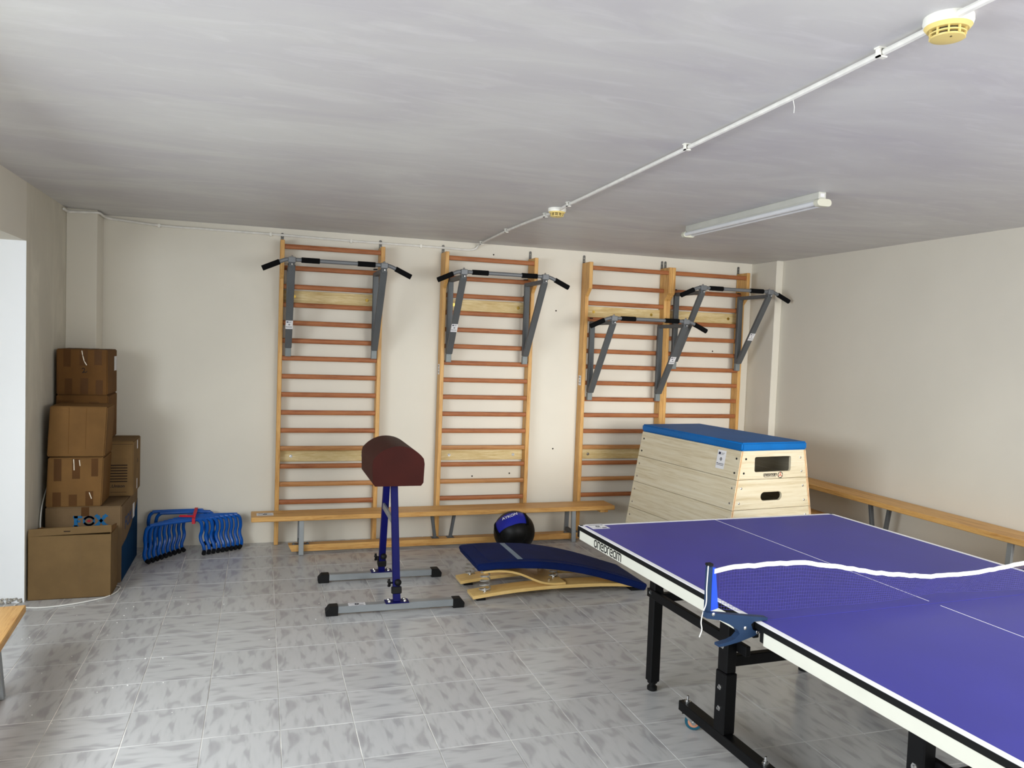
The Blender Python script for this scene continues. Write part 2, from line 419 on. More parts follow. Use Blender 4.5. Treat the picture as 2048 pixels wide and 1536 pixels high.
# crumbled plaster along the foot of the reveal
rb = MB()
for k in range(46):
    x = XL - 0.01 - random.random() * 0.3; s_ = random.uniform(0.008, 0.022)
    rb.cbox((x, -1.2 - random.uniform(0.0, 0.012), random.uniform(0.004, 0.028)), (s_, s_ * 0.7, s_ * 0.8), Matrix.Rotation(random.random() * 3, 3, 'Z') @ Matrix.Rotation(random.random() * 3, 3, 'X'))
rbo = rb.build('plaster_rubble', 'rubble'); rbo['kind'] = 'stuff'; tag(rbo, 'crumbled plaster along the floor under the white wall reveal', 'rubble')
def window(name, fn, w, h, z0):
    fr = MB()
    for a0, a1, b0, b1 in ((-w / 2, w / 2, 0, 0.06), (-w / 2, w / 2, h - 0.06, h), (-w / 2, -w / 2 + 0.06, 0, h), (w / 2 - 0.06, w / 2, 0, h), (-0.03, 0.03, 0, h)):
        fr.prism([(a0, b0), (a1, b0), (a1, b1), (a0, b1)], fn, 0, 0.05)
    structure(fr.build(name, 'window_frame'))
window('window_1', lambda a, b_, t: (2.93 + a, Y_REAR - 0.12 + t, 0.85 + b_), 2.90, 1.37, 0.85)
window('window_2', lambda a, b_, t: (XL - 1.0 + t - 0.05, -4.97 + a, 0.74 + b_), 3.74, 1.38, 0.0)

# small drilled holes and plugs in the back wall
for x, z in ((1.842, 2.372), (2.42, 1.93), (2.44, 0.73), (2.05, 0.52), (1.72, 0.50), (3.98, 1.63)):
    h = MB().cyl((x, -0.0012, z), (x, 0.004, z), 0.007, n=10).build('plug_hole', 'hole_dark', wb)

# floor: mortar bed and single tiles
floor = structure(MB().box(XL - 1.0, XR + 0.2, Y_REAR - 0.1, 0.2, -0.06, -0.0016).build('floor', 'grout'))
TS, OX, OY = 0.3011, -0.7986, -1.3185
tm = MB(); hs = TS / 2 - 0.0015
tm.add([(-hs, -hs, -0.0075), (hs, -hs, -0.0075), (hs, hs, -0.0075), (-hs, hs, -0.0075), (-hs, -hs, -0.0012), (hs, -hs, -0.0012), (hs, hs, -0.0012), (-hs, hs, -0.0012),
        (-hs + .0014, -hs + .0014, 0), (hs - .0014, -hs + .0014, 0), (hs - .0014, hs - .0014, 0), (-hs + .0014, hs - .0014, 0)],
       [(3, 2, 1, 0), (0, 1, 5, 4), (1, 2, 6, 5), (2, 3, 7, 6), (3, 0, 4, 7), (4, 5, 9, 8), (5, 6, 10, 9), (6, 7, 11, 10), (7, 4, 8, 11), (8, 9, 10, 11)])
tile0 = tm.build('tile', 'floor_tile_glaze', floor)
def project(p):
    d = Vector(p) - cam.matrix_world.translation; z = d.dot(fw)
    return (1024 + F_PX * d.dot(r2) / z, 768 - F_PX * d.dot(u2) / z, z) if z > 0.2 else (-9e9, 0, z)
cells = []
for i in range(-6, 18):
    for j in range(-23, 5):
        c = (OX + (i + 0.5) * TS, OY + (j + 0.5) * TS)
        if c[0] < XL - 1.02 or c[0] > XR + 0.16 or c[1] > 0.16 or c[1] < Y_REAR: continue
        px, py, z = project((c[0], c[1], 0))
        vis = z > 0.2 and -140 < px < 2190 and py < 1700 and c[1] < 0.05
        cells.append((0 if vis else 1, z if z > 0 else 99, c))
cells.sort()
rnd = random.Random(3); rest = MB()
for k, (vis, z, c) in enumerate(cells):
    ang = rnd.choice((0, 1, 1, 2, 3, 3)) * PI / 2; dz = rnd.uniform(-0.0004, 0.0002)
    if k < 299 and not vis:
        t = tile0 if k == 0 else clone(tile0, floor)
        t.location = (c[0], c[1], dz); t.rotation_euler = (rnd.uniform(-.0012, .0012), rnd.uniform(-.0012, .0012), ang)
    else:
        M = Matrix.Translation((c[0], c[1], dz)) @ Matrix.Rotation(ang, 4, 'Z')
        rest.add([M @ Vector(q) for q in tm.v], tm.f)
if rest.v:
    ro = rest.build('outer_tiles', 'floor_tile_glaze', floor); ro['kind'] = 'stuff'
fl = MB(); rnd = random.Random(11)
for k in range(60):
    x, y = rnd.uniform(-1.2, -0.3), rnd.uniform(-2.9, -1.2)
    if rnd.random() < 0.3: x, y = rnd.uniform(-1.2, 1.6), rnd.uniform(-3.6, -1.2)
    s_ = rnd.uniform(0.002, 0.0065)
    fl.cbox((x, y, s_ * 0.3), (s_, s_ * 0.8, s_ * 0.5), Matrix.Rotation(rnd.random() * 3, 3, 'Z'))
flo = fl.build('paint_flakes', 'flake_white'); flo['kind'] = 'stuff'; tag(flo, 'tiny white paint flakes scattered over the grey floor tiles', 'debris')

# ------------------------------------------------------------------ wall bars
LW, LZ = 0.79, 2.352
def make_ladder(label):
    t = thing('wall_bars', label, 'wall bars', (0, 0, 0), 0, 'wooden wall bars on the back wall')
    for x0 in (0, LW - 0.032):
        poly = [(-0.006, 0.002), (-0.105, 0.002), (-0.105, 2.062), (-0.176, 2.128), (-0.176, LZ), (-0.006, LZ)]
        MB().prism(poly, lambda a, b_, q: (x0 + q, a, b_), 0, 0.032).build('upright', 'pine_z', t, bevel=0.003)
    zs = [2.305, 2.15, 2.008, 1.868, 1.73, 1.593, 1.457, 1.316, 1.175, 1.035, 0.895, 0.755, 0.615, 0.474, 0.334]
    rp = []
    for k in range(12):
        a = 2 * PI * k / 12; ca, sa = math.cos(a), math.sin(a)
        rp.append((0.0145 * math.copysign(abs(ca) ** 0.5, ca), 0.0185 * math.copysign(abs(sa) ** 0.5, sa)))
    r0 = MB().prism(rp, lambda a, b_, q: (q, a, b_), 0.031, LW - 0.031).build('rung', 'rung_wood', t, smooth=True)
    r0.location = (0, -0.15, zs[0])
    rp0 = None
    for k, z in enumerate(zs[1:]):
        r = clone(r0, t, (0, -0.078, z))
        if k in (10, 12):
            if rp0 is None:
                me = r0.data.copy(); me.materials.clear(); me.materials.append(MATS['rung_wood_pale']); rp0 = me
            r.data = rp0
    for za, zb in ((1.888, 1.982), (0.643, 0.730)):
        bd = MB().box(0.031, LW - 0.031, -0.03, -0.008, za, zb).build('board', 'poplar_board', t, bevel=0.002)
        for x in (0.115, 0.675):
            MB().cyl((x, -0.030, (za + zb) / 2), (x, -0.034, (za + zb) / 2), 0.014, 0.012, 14).cyl((x, -0.034, (za + zb) / 2), (x, -0.040, (za + zb) / 2), 0.008, 0.006, 6).build('bolt', 'brass' if za > 1 else 'zinc', bd)
    for x in (0.016, LW - 0.016):
        bk = MB(); pol = rrect(-0.011, 0.011, -0.06, 0.06, 0.010, 4)
        bk.plate(pol, [arc2(0, 0.035, 0.004, 0, 2 * PI, 8)[:-1], arc2(0, 0.005, 0.004, 0, 2 * PI, 8)[:-1]], lambda a, b_, q: (x + a, q, 2.362 + b_), -0.005, -0.001)
        bk.build('wall_bracket', 'bracket_steel', t)
    return t
lad = make_ladder('wooden wall bars closest to the carton stack, behind the brown vaulting buck')
lad.location = (0.12, 0, 0)
lx = [0.12, 1.392, 2.645, 3.436]
l2 = dup(lad, (lx[1], 0, 0), 0, 'wooden wall bars standing alone above the black and blue ball')
l3 = dup(lad, (lx[2], 0, 0), 0, 'wooden wall bars of the touching pair, the one with the lower pull-up bar')
l4 = dup(lad, (lx[3], 0, 0), 0, 'wooden wall bars of the touching pair, beside the corner of the room')
lad['label'] = 'wooden wall bars nearest the carton stack, behind the brown vaulting buck'
sticker(l2, (-0.0002, -0.055, 1.40), (0, -1, 0), (0, 0, 1), 0.055, 0.085)
sticker(l3, (-0.0002, -0.055, 1.335), (0, -1, 0), (0, 0, 1), 0.055, 0.085)

# ------------------------------------------------------------------ pull-up bars
def make_pullup(label):
    t = thing('pull_up_bar', label, 'pull-up bar', (0, 0, 0), 0, 'grey pull-up bars hooked on the wall bars')
    HX, YB, YP = 0.3275, -0.56, -0.122
    half = [(0, 0), (0.34, 0), (0.365, -0.002), (0.385, -0.008), (0.405, -0.017), (0.525, -0.072)]
    path = [(-x, YB, z) for x, z in reversed(half[1:])] + [(x, YB, z) for x, z in half]
    MB().tube(path, 0.0145, 12).build('bar', 'bar_steel', t, smooth=True)
    for s in (-1, 1):
        MB().tube([(s * 0.412, YB, -0.0203), (s * 0.528, YB, -0.0735)], 0.0195, 14).build('end_grip', 'foam_black', t, smooth=True)
        MB().tube([(s * 0.135, YB, 0), (s * 0.262, YB, 0)], 0.0195, 14).build('grip', 'foam_black', t, smooth=True)
        x = s * HX
        MB().box(x - 0.022, x + 0.022, YP - 0.018, YP + 0.018, -0.632, -0.035).build('post', 'grey_steel', t, bevel=0.003)
        MB().box(x - 0.022, x + 0.022, YP - 0.018, YP + 0.018, -0.70, -0.633).build('foot', 'foot_steel', t, bevel=0.003)
        MB().box(x - 0.02, x + 0.02, YB - 0.01, YP + 0.018, -0.052, -0.022).build('arm', 'grey_steel', t, bevel=0.003)
        MB().bar((x, YB + 0.006, -0.04), (x, YP - 0.022, -0.628), 0.050, 0.028, (0, 1, 0)).build('strut', 'grey_steel', t, bevel=0.003)
        c = MB().box(x - 0.026, x + 0.026, YB - 0.026, YB + 0.026, -0.024, 0.018).build('clamp', 'bar_steel', t, bevel=0.004)
        MB().lathe([(0.009, 0.018), (0.009, 0.024), (0.005, 0.030)], (x, YB, 0), 10).lathe([(0.008, -0.026), (0.008, -0.032), (0.004, -0.036)], (x, YB, -0.036), 10, 'y').build('bolt', 'zinc', c, smooth=True)
        for z in (-0.03, -0.17):
            MB().box(x - 0.014, x + 0.014, YP + 0.018, -0.062, z + 0.034, z + 0.042).build('hook', 'rubber_black', t)
    return t
pb = make_pullup('grey pull-up bar on the wall bars nearest the carton stack')
pbx = [0.521, 1.78, 3.038, 3.84]; pbz = [2.171, 2.163, 1.868, 2.158]
pb.location = (pbx[0], 0, pbz[0])
p2 = dup(pb, (pbx[1], 0, pbz[1]), 0, 'grey pull-up bar on the single wall bars above the ball')
p3 = dup(pb, (pbx[2], 0, pbz[2]), 0, 'grey pull-up bar hung lower than all the others')
p4 = dup(pb, (pbx[3], 0, pbz[3]), 0, 'grey pull-up bar hung high beside the corner of the room')
def strut_sticker(t, s, f):
    a, c = Vector((s * 0.3275, -0.554, -0.04)), Vector((s * 0.3275, -0.144, -0.628)); d = (a - c).normalized()
    n = Vector((1, 0, 0)).cross(d); q = c + (a - c) * f + n * 0.0142
    sticker(t, q, (1, 0, 0), d, 0.052, 0.075)
strut_sticker(pb, -1, 0.30); strut_sticker(p2, -1, 0.36); strut_sticker(p3, 1, 0.52); strut_sticker(p4, 1, 0.42)

# ------------------------------------------------------------------ benches
def make_bench(label):
    t = thing('gym_bench', label, 'bench', (0, 0, 0), 0, 'long wooden gymnastics benches')
    MB().box(-1.458, 1.458, -0.113, 0.113, 0.264, 0.30).build('seat', 'pine_x', t, bevel=0.004)
    poly = [(-1.19, 0.066), (-1.165, 0.016), (1.165, 0.016), (1.19, 0.066)]
    MB().prism(poly, lambda a, b_, q: (a, q, b_), -0.042, 0.042).build('beam', 'pine_x', t, bevel=0.002)
    MB().box(1.33, 1.40, -0.10, 0.10, 0.244, 0.264).build('hook_batten', 'pine_y', t)
    for sx in (-1, 1):
        x = sx * 1.10
        for s in (-1, 1):
            MB().bar((x, s * 0.088, 0.002), (x, s * 0.066, 0.264), 0.020, 0.036, (1, 0, 0)).build('leg', 'light_steel', t, bevel=0.002)
        MB().box(x - 0.015, x + 0.015, -0.078, 0.078, 0.067, 0.092).build('crossbar', 'grey_steel', t)
        b_ = MB()
        for q in (-0.05, 0.05): b_.lathe([(0.010, 0.066), (0.010, 0.074), (0.005, 0.080)], (x + q, -0.02, 0), 8)
        b_.box(x - 0.062, x + 0.062, -0.03, 0.0, 0.066, 0.069).build('fixing_plate', 'grey_steel', t)
    for s in (-1, 1):
        MB().bar((s * 0.062, 0, 0.066), (s * 0.094, 0, 0.264), 0.030, 0.022, (1, 0, 0)).box(s * 0.062 - 0.03, s * 0.062 + 0.03, -0.03, 0.03, 0.066, 0.07).build('brace', 'grey_steel', t, bevel=0.002)
    return t
bench = make_bench('long wooden bench against the back wall in front of the wall bars')
bench.location = (1.408, -0.318, 0); bench.rotation_euler = (0, 0, 0.018)
bs1 = dup(bench, (4.30, -1.83, 0), -PI / 2, 'lower wooden bench of the two stacked along the side wall, hidden behind the table')
bs2 = dup(bench, (4.295, -1.83, 0.304), -PI / 2 + 0.012, 'upper wooden bench of the two stacked along the side wall behind the table')
bl = dup(bench, (-1.062, -2.215 - 1.455, 0), -PI / 2 + 0.067, 'wooden bench cut by the frame edge below the white wall reveal')
sticker(bench, (-1.36, -0.01, 0.3002), (1, 0, 0), (0, 1, 0), 0.12, 0.09)

# ------------------------------------------------------------------ cartons
def carton(label, loc, rz, w, d, h, mat, name='cardboard_box', tilt=(0, 0), group='cardboard boxes stacked in the corner', taper=0.0):
    t = thing(name, label, 'box', loc, rz, group)
    t.rotation_euler = (tilt[0], tilt[1], rz)
    mb = MB().hexa([(-w / 2, -d / 2, 0), (w / 2, -d / 2, 0), (w / 2, d / 2, 0), (-w / 2, d / 2, 0), (-w / 2 + taper, -d / 2, h), (w / 2 + taper, -d / 2, h), (w / 2 + taper, d / 2, h), (-w / 2 + taper, d / 2, h)])
    mb.build('body', mat, t, bevel=0.006, seg=2)
    return t
def front_tape(t, d, strips, mat='tape_brown'):
    for x0, x1, z0, z1 in strips: MB().patch(x0, x1, z0, z1, (0, -d / 2 - 0.0002, 0), (1, 0, 0), (0, 0, 1), 0.0007).build('tape_strip', mat, t)
# E: big carton with the printed logo
E_w, E_d, E_h = 0.435, 0.68, 0.50
bE = carton('large cardboard box with blue three-letter logo at the bottom of the stack', (-1.052, -0.56, 0), 0, E_w, E_d, E_h, 'cardboard_d')
o = (0, -E_d / 2 - 0.0003, 0)
lg = MB(); xl, zl, hh = -0.055, 0.375, 0.068
X, Z = (1, 0, 0), (0, 0, 1)
lg.patch(xl, xl + 0.021, zl, zl + hh, o, X, Z); lg.patch(xl - 0.005, xl + 0.047, zl + hh - 0.015, zl + hh, o, X, Z); lg.patch(xl + 0.018, xl + 0.036, zl + 0.026, zl + 0.040, o, X, Z); lg.patch(xl - 0.005, xl + 0.026, zl, zl + 0.008, o, X, Z)
cx_, cz_ = xl + 0.085, zl + hh / 2
lg.ribbon(arc2(cx_, cz_ - 0.004, 0.030, 0.35, PI - 0.35, 8), 0.013, o, X, Z); lg.ribbon(arc2(cx_, cz_ + 0.004, 0.030, PI + 0.35, 2 * PI - 0.35, 8), 0.013, o, X, Z)
lg.ribbon([(xl + 0.128, zl + hh - 0.003), (xl + 0.180, zl + 0.003)], 0.019, o, X, Z); lg.ribbon([(xl + 0.128, zl + 0.003), (xl + 0.180, zl + hh - 0.003)], 0.019, o, X, Z)
lg.patch(xl + 0.116, xl + 0.148, zl + hh - 0.009, zl + hh, o, X, Z, 0.0007); lg.patch(xl + 0.162, xl + 0.194, zl + hh - 0.009, zl + hh, o, X, Z, 0.0007); lg.patch(xl + 0.116, xl + 0.148, zl, zl + 0.009, o, X, Z, 0.0007); lg.patch(xl + 0.162, xl + 0.194, zl, zl + 0.009, o, X, Z, 0.0007)
lg.m = 1; lg.prism([(cx_ - 0.015, cz_), (cx_, cz_ - 0.009), (cx_ + 0.015, cz_), (cx_, cz_ + 0.009)], lambda a, b_, q: (a, -E_d / 2 - 0.0003 - q, b_), 0, 0.0008)
lg.build('logo_print', ['fox_blue', 'fox_red'], bE)
front_tape(bE, E_d, [(-0.015, 0.030, 0.44, 0.498)])
# its side: blue field with a rising curved edge, logo and a white label
sd = [(-E_d / 2 + 0.012, 0.004), (E_d / 2 - 0.004, 0.004), (E_d / 2 - 0.004, 0.42), (0.24, 0.36), (0.05, 0.285), (-0.15, 0.245), (-E_d / 2 + 0.012, 0.232)]
MB().prism(sd, lambda a, b_, q: (E_w / 2 + q, a, b_), 0.0002, 0.0009).build('blue_print', 'carton_blue', bE)
text('logo_print', 'FOX', 0.11, (E_w / 2 + 0.0004, -0.21, 0.32), (0, 1, 0), (0, 0, 1), 'fox_blue_dark', bE, bold=0.002, sx=1.35)
MB().patch(0.11, 0.19, 0.32, 0.42, (E_w / 2 + 0.0012, 0, 0), (0, 1, 0), (0, 0, 1)).build('paper_label', 'paper_white', bE)
# D with tape, C plain
bD = carton('cardboard box with tape strips resting on the logo box', (-1.112, -0.752, 0.502), 0.015, 0.315, 0.30, 0.312, 'cardboard_b', taper=0.012)
front_tape(bD, 0.30, [(-0.112, -0.070, 0.165, 0.305), (-0.010, 0.034, 0.178, 0.305), (0.098, 0.136, 0.192, 0.305), (-0.118, -0.072, 0.006, 0.094), (-0.028, 0.018, 0.006, 0.078), (0.066, 0.110, 0.006, 0.098)])
sh = MB()
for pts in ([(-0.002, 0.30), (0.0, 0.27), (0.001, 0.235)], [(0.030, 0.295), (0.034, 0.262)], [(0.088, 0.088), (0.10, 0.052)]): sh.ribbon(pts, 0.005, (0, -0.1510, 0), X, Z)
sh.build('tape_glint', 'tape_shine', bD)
MB().patch(-0.10, -0.05, 0.155, 0.245, (0.1585, 0, 0), (0, 1, 0), (0, 0, 1)).build('paper_label', 'paper_white', bD)
bC = carton('plain cardboard box leaning in the middle of the stack', (-1.105, -0.744, 0.818), 0.02, 0.325, 0.29, 0.318, 'cardboard_b', taper=0.012, tilt=(0, 0.012))
cr_ = MB()
for y in (-0.11, -0.09, -0.07): cr_.patch(y, y + 0.010, 0.20, 0.305, (0.1680, 0, 0), (0, 1, 0), (0, 0, 1))
cr_.build('paper_label', 'paper_white', bC)
front_tape(bC, 0.29, [(-0.045, -0.042, 0.02, 0.31), (0.052, 0.054, 0.05, 0.31)], 'cardboard_a')
# F with printed lines, B above it, A topmost
F_w, F_d, F_h = 0.375, 0.35, 0.372
bF = carton('cardboard box with printed text lines behind the leaning stack', (-1.002, -0.415, 0.504), 0.012, F_w, F_d, F_h, 'cardboard_c')
o = (F_w / 2, -F_d / 2 - 0.0003, 0)
pr = MB()
for k in range(7): pr.patch(-0.150, -0.037, 0.207 - 0.0185 * k, 0.2145 - 0.0185 * k, o, X, Z)
pr.patch(-0.140, -0.042, 0.026, 0.0285, o, X, Z)
pr.build('text_lines', 'print_brown', bF)
text('brand_print', '.Unison', 0.028, (F_w / 2 - 0.140, -F_d / 2 - 0.0002, 0.060), X, Z, 'ink_black', bF, shear=0.2, bold=0.0006)
MB().patch(-0.03, 0.01, 0.30, 0.36, (F_w / 2 + 0.0003, 0.02, 0), (0, 1, 0), Z).patch(-0.03, 0.0, 0.02, 0.09, (F_w / 2 + 0.0003, 0.02, 0), (0, 1, 0), Z).build('clear_tape', 'paper_white', bF)
MB().prism(arc2(0.03, 0.215, 0.016, 0, 2 * PI, 10)[:-1], lambda a, b_, q: (F_w / 2 + q, a, b_), 0.0002, 0.0008).build('hand_hole', 'hole_dark', bF)
front_tape(bF, F_d, [(-0.18, 0.18, 0.352, 0.354)], 'print_brown')
bB = carton('cardboard box directly under the topmost box of the stack', (-1.128, -0.412, 0.879), 0, 0.31, 0.34, 0.306, 'cardboard_a')
front_tape(bB, 0.34, [(-0.148, -0.05, 0.245, 0.270), (0.04, 0.10, 0.235, 0.262)])
MB().patch(-0.15, -0.09, 0.20, 0.25, (0.1553, 0, 0), (0, 1, 0), Z).patch(-0.14, -0.02, 0.13, 0.15, (0.1553, 0, 0), (0, 1, 0), Z).build('tape_strip', 'tape_brown', bB)
bA = carton('topmost cardboard box of the stack, marked with a handwritten digit', (-1.128, -0.412, 1.187), 0, 0.305, 0.35, 0.302, 'cardboard_a', taper=-0.002)
front_tape(bA, 0.35, [(-0.112, -0.070, 0.185, 0.298), (-0.018, 0.030, 0.195, 0.298), (0.070, 0.115, 0.200, 0.298), (-0.104, -0.060, 0.004, 0.108), (-0.012, 0.034, 0.004, 0.112), (0.080, 0.122, 0.004, 0.100)])
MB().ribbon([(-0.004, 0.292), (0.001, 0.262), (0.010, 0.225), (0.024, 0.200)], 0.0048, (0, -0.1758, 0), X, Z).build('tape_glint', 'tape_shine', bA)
MB().ribbon(arc2(0.006, 0.170, 0.008, PI * 0.9, 0.0, 5) + [(0.008, 0.156), (0.001, 0.148), (0.012, 0.152), (0.020, 0.150), (0.027, 0.157)], 0.0040, (0, -0.1758, 0), X, Z).build('handwritten_digit', 'ink_black', bA)
MB().patch(0.06, 0.15, 0.155, 0.255, (0.1528, 0, 0), (0, 1, 0), Z).build('paper_label', 'paper_white', bA)
MB().patch(-0.11, -0.07, -0.17, 0.17, (0, 0, 0.3022), X, (0, 1, 0)).patch(0.0, 0.04, -0.17, 0.17, (0, 0, 0.3022), X, (0, 1, 0)).patch(0.08, 0.12, -0.17, 0.17, (0, 0, 0.3022), X, (0, 1, 0)).build('tape_strip', 'tape_brown', bA)
# G: open carton standing in front on the floor
G_w, G_d, G_h = 0.448, 0.235, 0.385
bG = thing('cardboard_box', 'open cardboard box standing on the floor in front of the stack', 'box', (-1.072, -1.0585, 0), 0.003, 'cardboard boxes stacked in the corner')
g = MB().box(-G_w / 2, G_w / 2, -G_d / 2, -G_d / 2 + 0.005, 0, G_h).box(-G_w / 2, G_w / 2, G_d / 2 - 0.005, G_d / 2, 0, G_h)
g.box(-G_w / 2, -G_w / 2 + 0.005, -G_d / 2, G_d / 2, 0, G_h).box(G_w / 2 - 0.005, G_w / 2, -G_d / 2, G_d / 2, 0, G_h).box(-G_w / 2, G_w / 2, -G_d / 2, G_d / 2, 0, 0.006)
g.build('body', 'cardboard_e', bG, bevel=0.0015)
MB().hexa([(-G_w / 2, -G_d / 2, G_h), (G_w / 2, -G_d / 2, G_h + 0.012), (G_w / 2, -G_d / 2 + 0.005, G_h + 0.012), (-G_w / 2, -G_d / 2 + 0.005, G_h), (-G_w / 2 + 0.004, -G_d / 2 + 0.006, G_h + 0.042), (G_w / 2 - 0.003, -G_d / 2 + 0.006, G_h + 0.055), (G_w / 2 - 0.003, -G_d / 2 + 0.011, G_h + 0.055), (-G_w / 2 + 0.004, -G_d / 2 + 0.011, G_h + 0.042)]).build('front_flap', 'cardboard_e', bG)
MB().bar((-0.212, 0.06, G_h - 0.012), (0.212, 0.06, G_h - 0.006), 0.10, 0.005, (0, 0.25, 0.95)).build('back_flap', 'cardboard_b', bG)
MB().bar((-0.205, -0.09, G_h + 0.008), (-0.205, 0.09, G_h - 0.012), 0.005, 0.05, (0.6, 0, 1)).build('side_flap', 'cardboard_b', bG)
MB().bar((0.217, -0.09, G_h + 0.02), (0.219, 0.07, G_h + 0.0), 0.005, 0.05, (0.1, 0, 1)).build('side_flap', 'cardboard_b', bG)
MB().patch(-0.035, 0.0, G_h + 0.022, G_h + 0.028, (0, -G_d / 2 + 0.0012, 0), X, Z, 0.0008).build('small_print', 'print_brown', bG)
MB().ribbon([(0.055, 0.05), (0.055, 0.38)], 0.0016, (0, -G_d / 2 - 0.0001, 0), X, Z, 0.0004).build('crease', 'cardboard_d', bG)

# white cable: from the wall behind the box, under it and over the tiles
cab = smooth_path([(-1.296, -0.74, 0.60), (-1.296, -0.80, 0.56), (-1.296, -0.875, 0.48), (-1.290, -0.918, 0.36), (-1.27, -0.918, 0.15), (-1.15, -0.918, 0.03), (-0.95, -0.918, 0.006), (-0.832, -0.99, 0.005), (-0.823, -1.06, 0.005), (-0.834, -1.13, 0.005), (-0.88, -1.21, 0.005), (-1.00, -1.285, 0.005), (-1.12, -1.325, 0.005), (-1.22, -1.33, 0.005), (-1.33, -1.285, 0.005), (-1.335, -1.235, 0.005)], 6)
tag(MB().tube(cab, 0.0042, 7).build('cable', 'cord_white', smooth=True), 'white cable looping over the tiles around the open carton', 'cable')

# ------------------------------------------------------------------ mini hurdles
def make_hurdle(label):
    t = thing('mini_hurdle', label, 'hurdle', (0, 0, 0), 0, 'blue mini hurdles strapped in one bundle')
    hw, hz, r = 0.20, 0.262, 0.0128
    side = [(hw - 0.055, 0, hz), (hw - 0.028, 0, hz - 0.006), (hw - 0.008, 0, hz - 0.024), (hw, 0, hz - 0.055), (hw + 0.002, 0.006, 0.17), (hw - 0.004, 0.014, 0.135), (hw - 0.002, 0.008, 0.10), (hw + 0.010, -0.006, 0.065), (hw + 0.010, -0.022, 0.036), (hw - 0.002, -0.043, 0.0165)]
    pts = [(-x, y, z) for x, y, z in reversed(side)] + side
    MB().tube(smooth_path(pts, 3), r, 8).build('frame', 'hurdle_blue', t, smooth=True)
    for s in (-1, 1):
        a, c = Vector((s * (hw + 0.004), -0.033, 0.024)), Vector((s * (hw - 0.008), -0.056, 0.0155))
        MB().tube([a, c], 0.0150, 10).build('foot_cap', 'rubber_black', t, smooth=True)
    return t
hd = make_hurdle('blue tube hurdle at the front of the strapped bundle on the floor')
N_H = 9
ORD = ['', 'second', 'third', 'fourth', 'fifth', 'sixth', 'seventh', 'eighth', 'ninth']
for i in range(N_H):
    f = i / (N_H - 1)
    L = Vector((-0.755 + 0.21 * f, -0.455 + 0.30 * f)); R = Vector((-0.385 + 0.275 * f, -0.265 + 0.13 * f))
    c = (L + R) / 2; a = math.atan2(R.y - L.y, R.x - L.x)
    if i == 0: h_ = hd; hd.location = (c.x, c.y, 0); hd.rotation_euler = (0, 0, a)
    else: h_ = dup(hd, (c.x, c.y, 0.0), a, 'blue tube hurdle, %s from the front of the strapped bundle' % ORD[i])
for k, (x, y, a, z) in enumerate(((-0.575, -0.07, 0.05, 0.022), (-0.52, -0.11, 0.04, 0.018))):
    h_ = dup(hd, (x, y, z), a, 'blue tube hurdle raised at the back of the bundle against the wall' if k == 0 else 'blue tube hurdle second from the wall in the bundle')
loop = [(-0.325, 0.240), (-0.322, 0.276), (-0.25, 0.287), (-0.15, 0.292), (-0.06, 0.302), (-0.045, 0.285), (-0.05, 0.258), (-0.15, 0.240), (-0.25, 0.236)]
st = MB(); xs_ = -0.447
for (ya, za), (yc, zc_) in zip(loop, loop[1:] + loop[:1]):
    st.bar((xs_, ya, za), (xs_, yc, zc_), 0.022, 0.003, (0, -(zc_ - za), yc - ya))
st.bar((xs_, -0.30, 0.290), (xs_ - 0.10, -0.275, 0.289), 0.018, 0.003, (0, -0.6, 1))
st.bar((xs_ + 0.004, -0.315, 0.285), (xs_ + 0.012, -0.318, 0.312), 0.012, 0.003, (0, -1, 0.1))
tag(st.build('strap', 'strap_red'), 'red strap tied round the bundle of blue hurdles', 'strap')

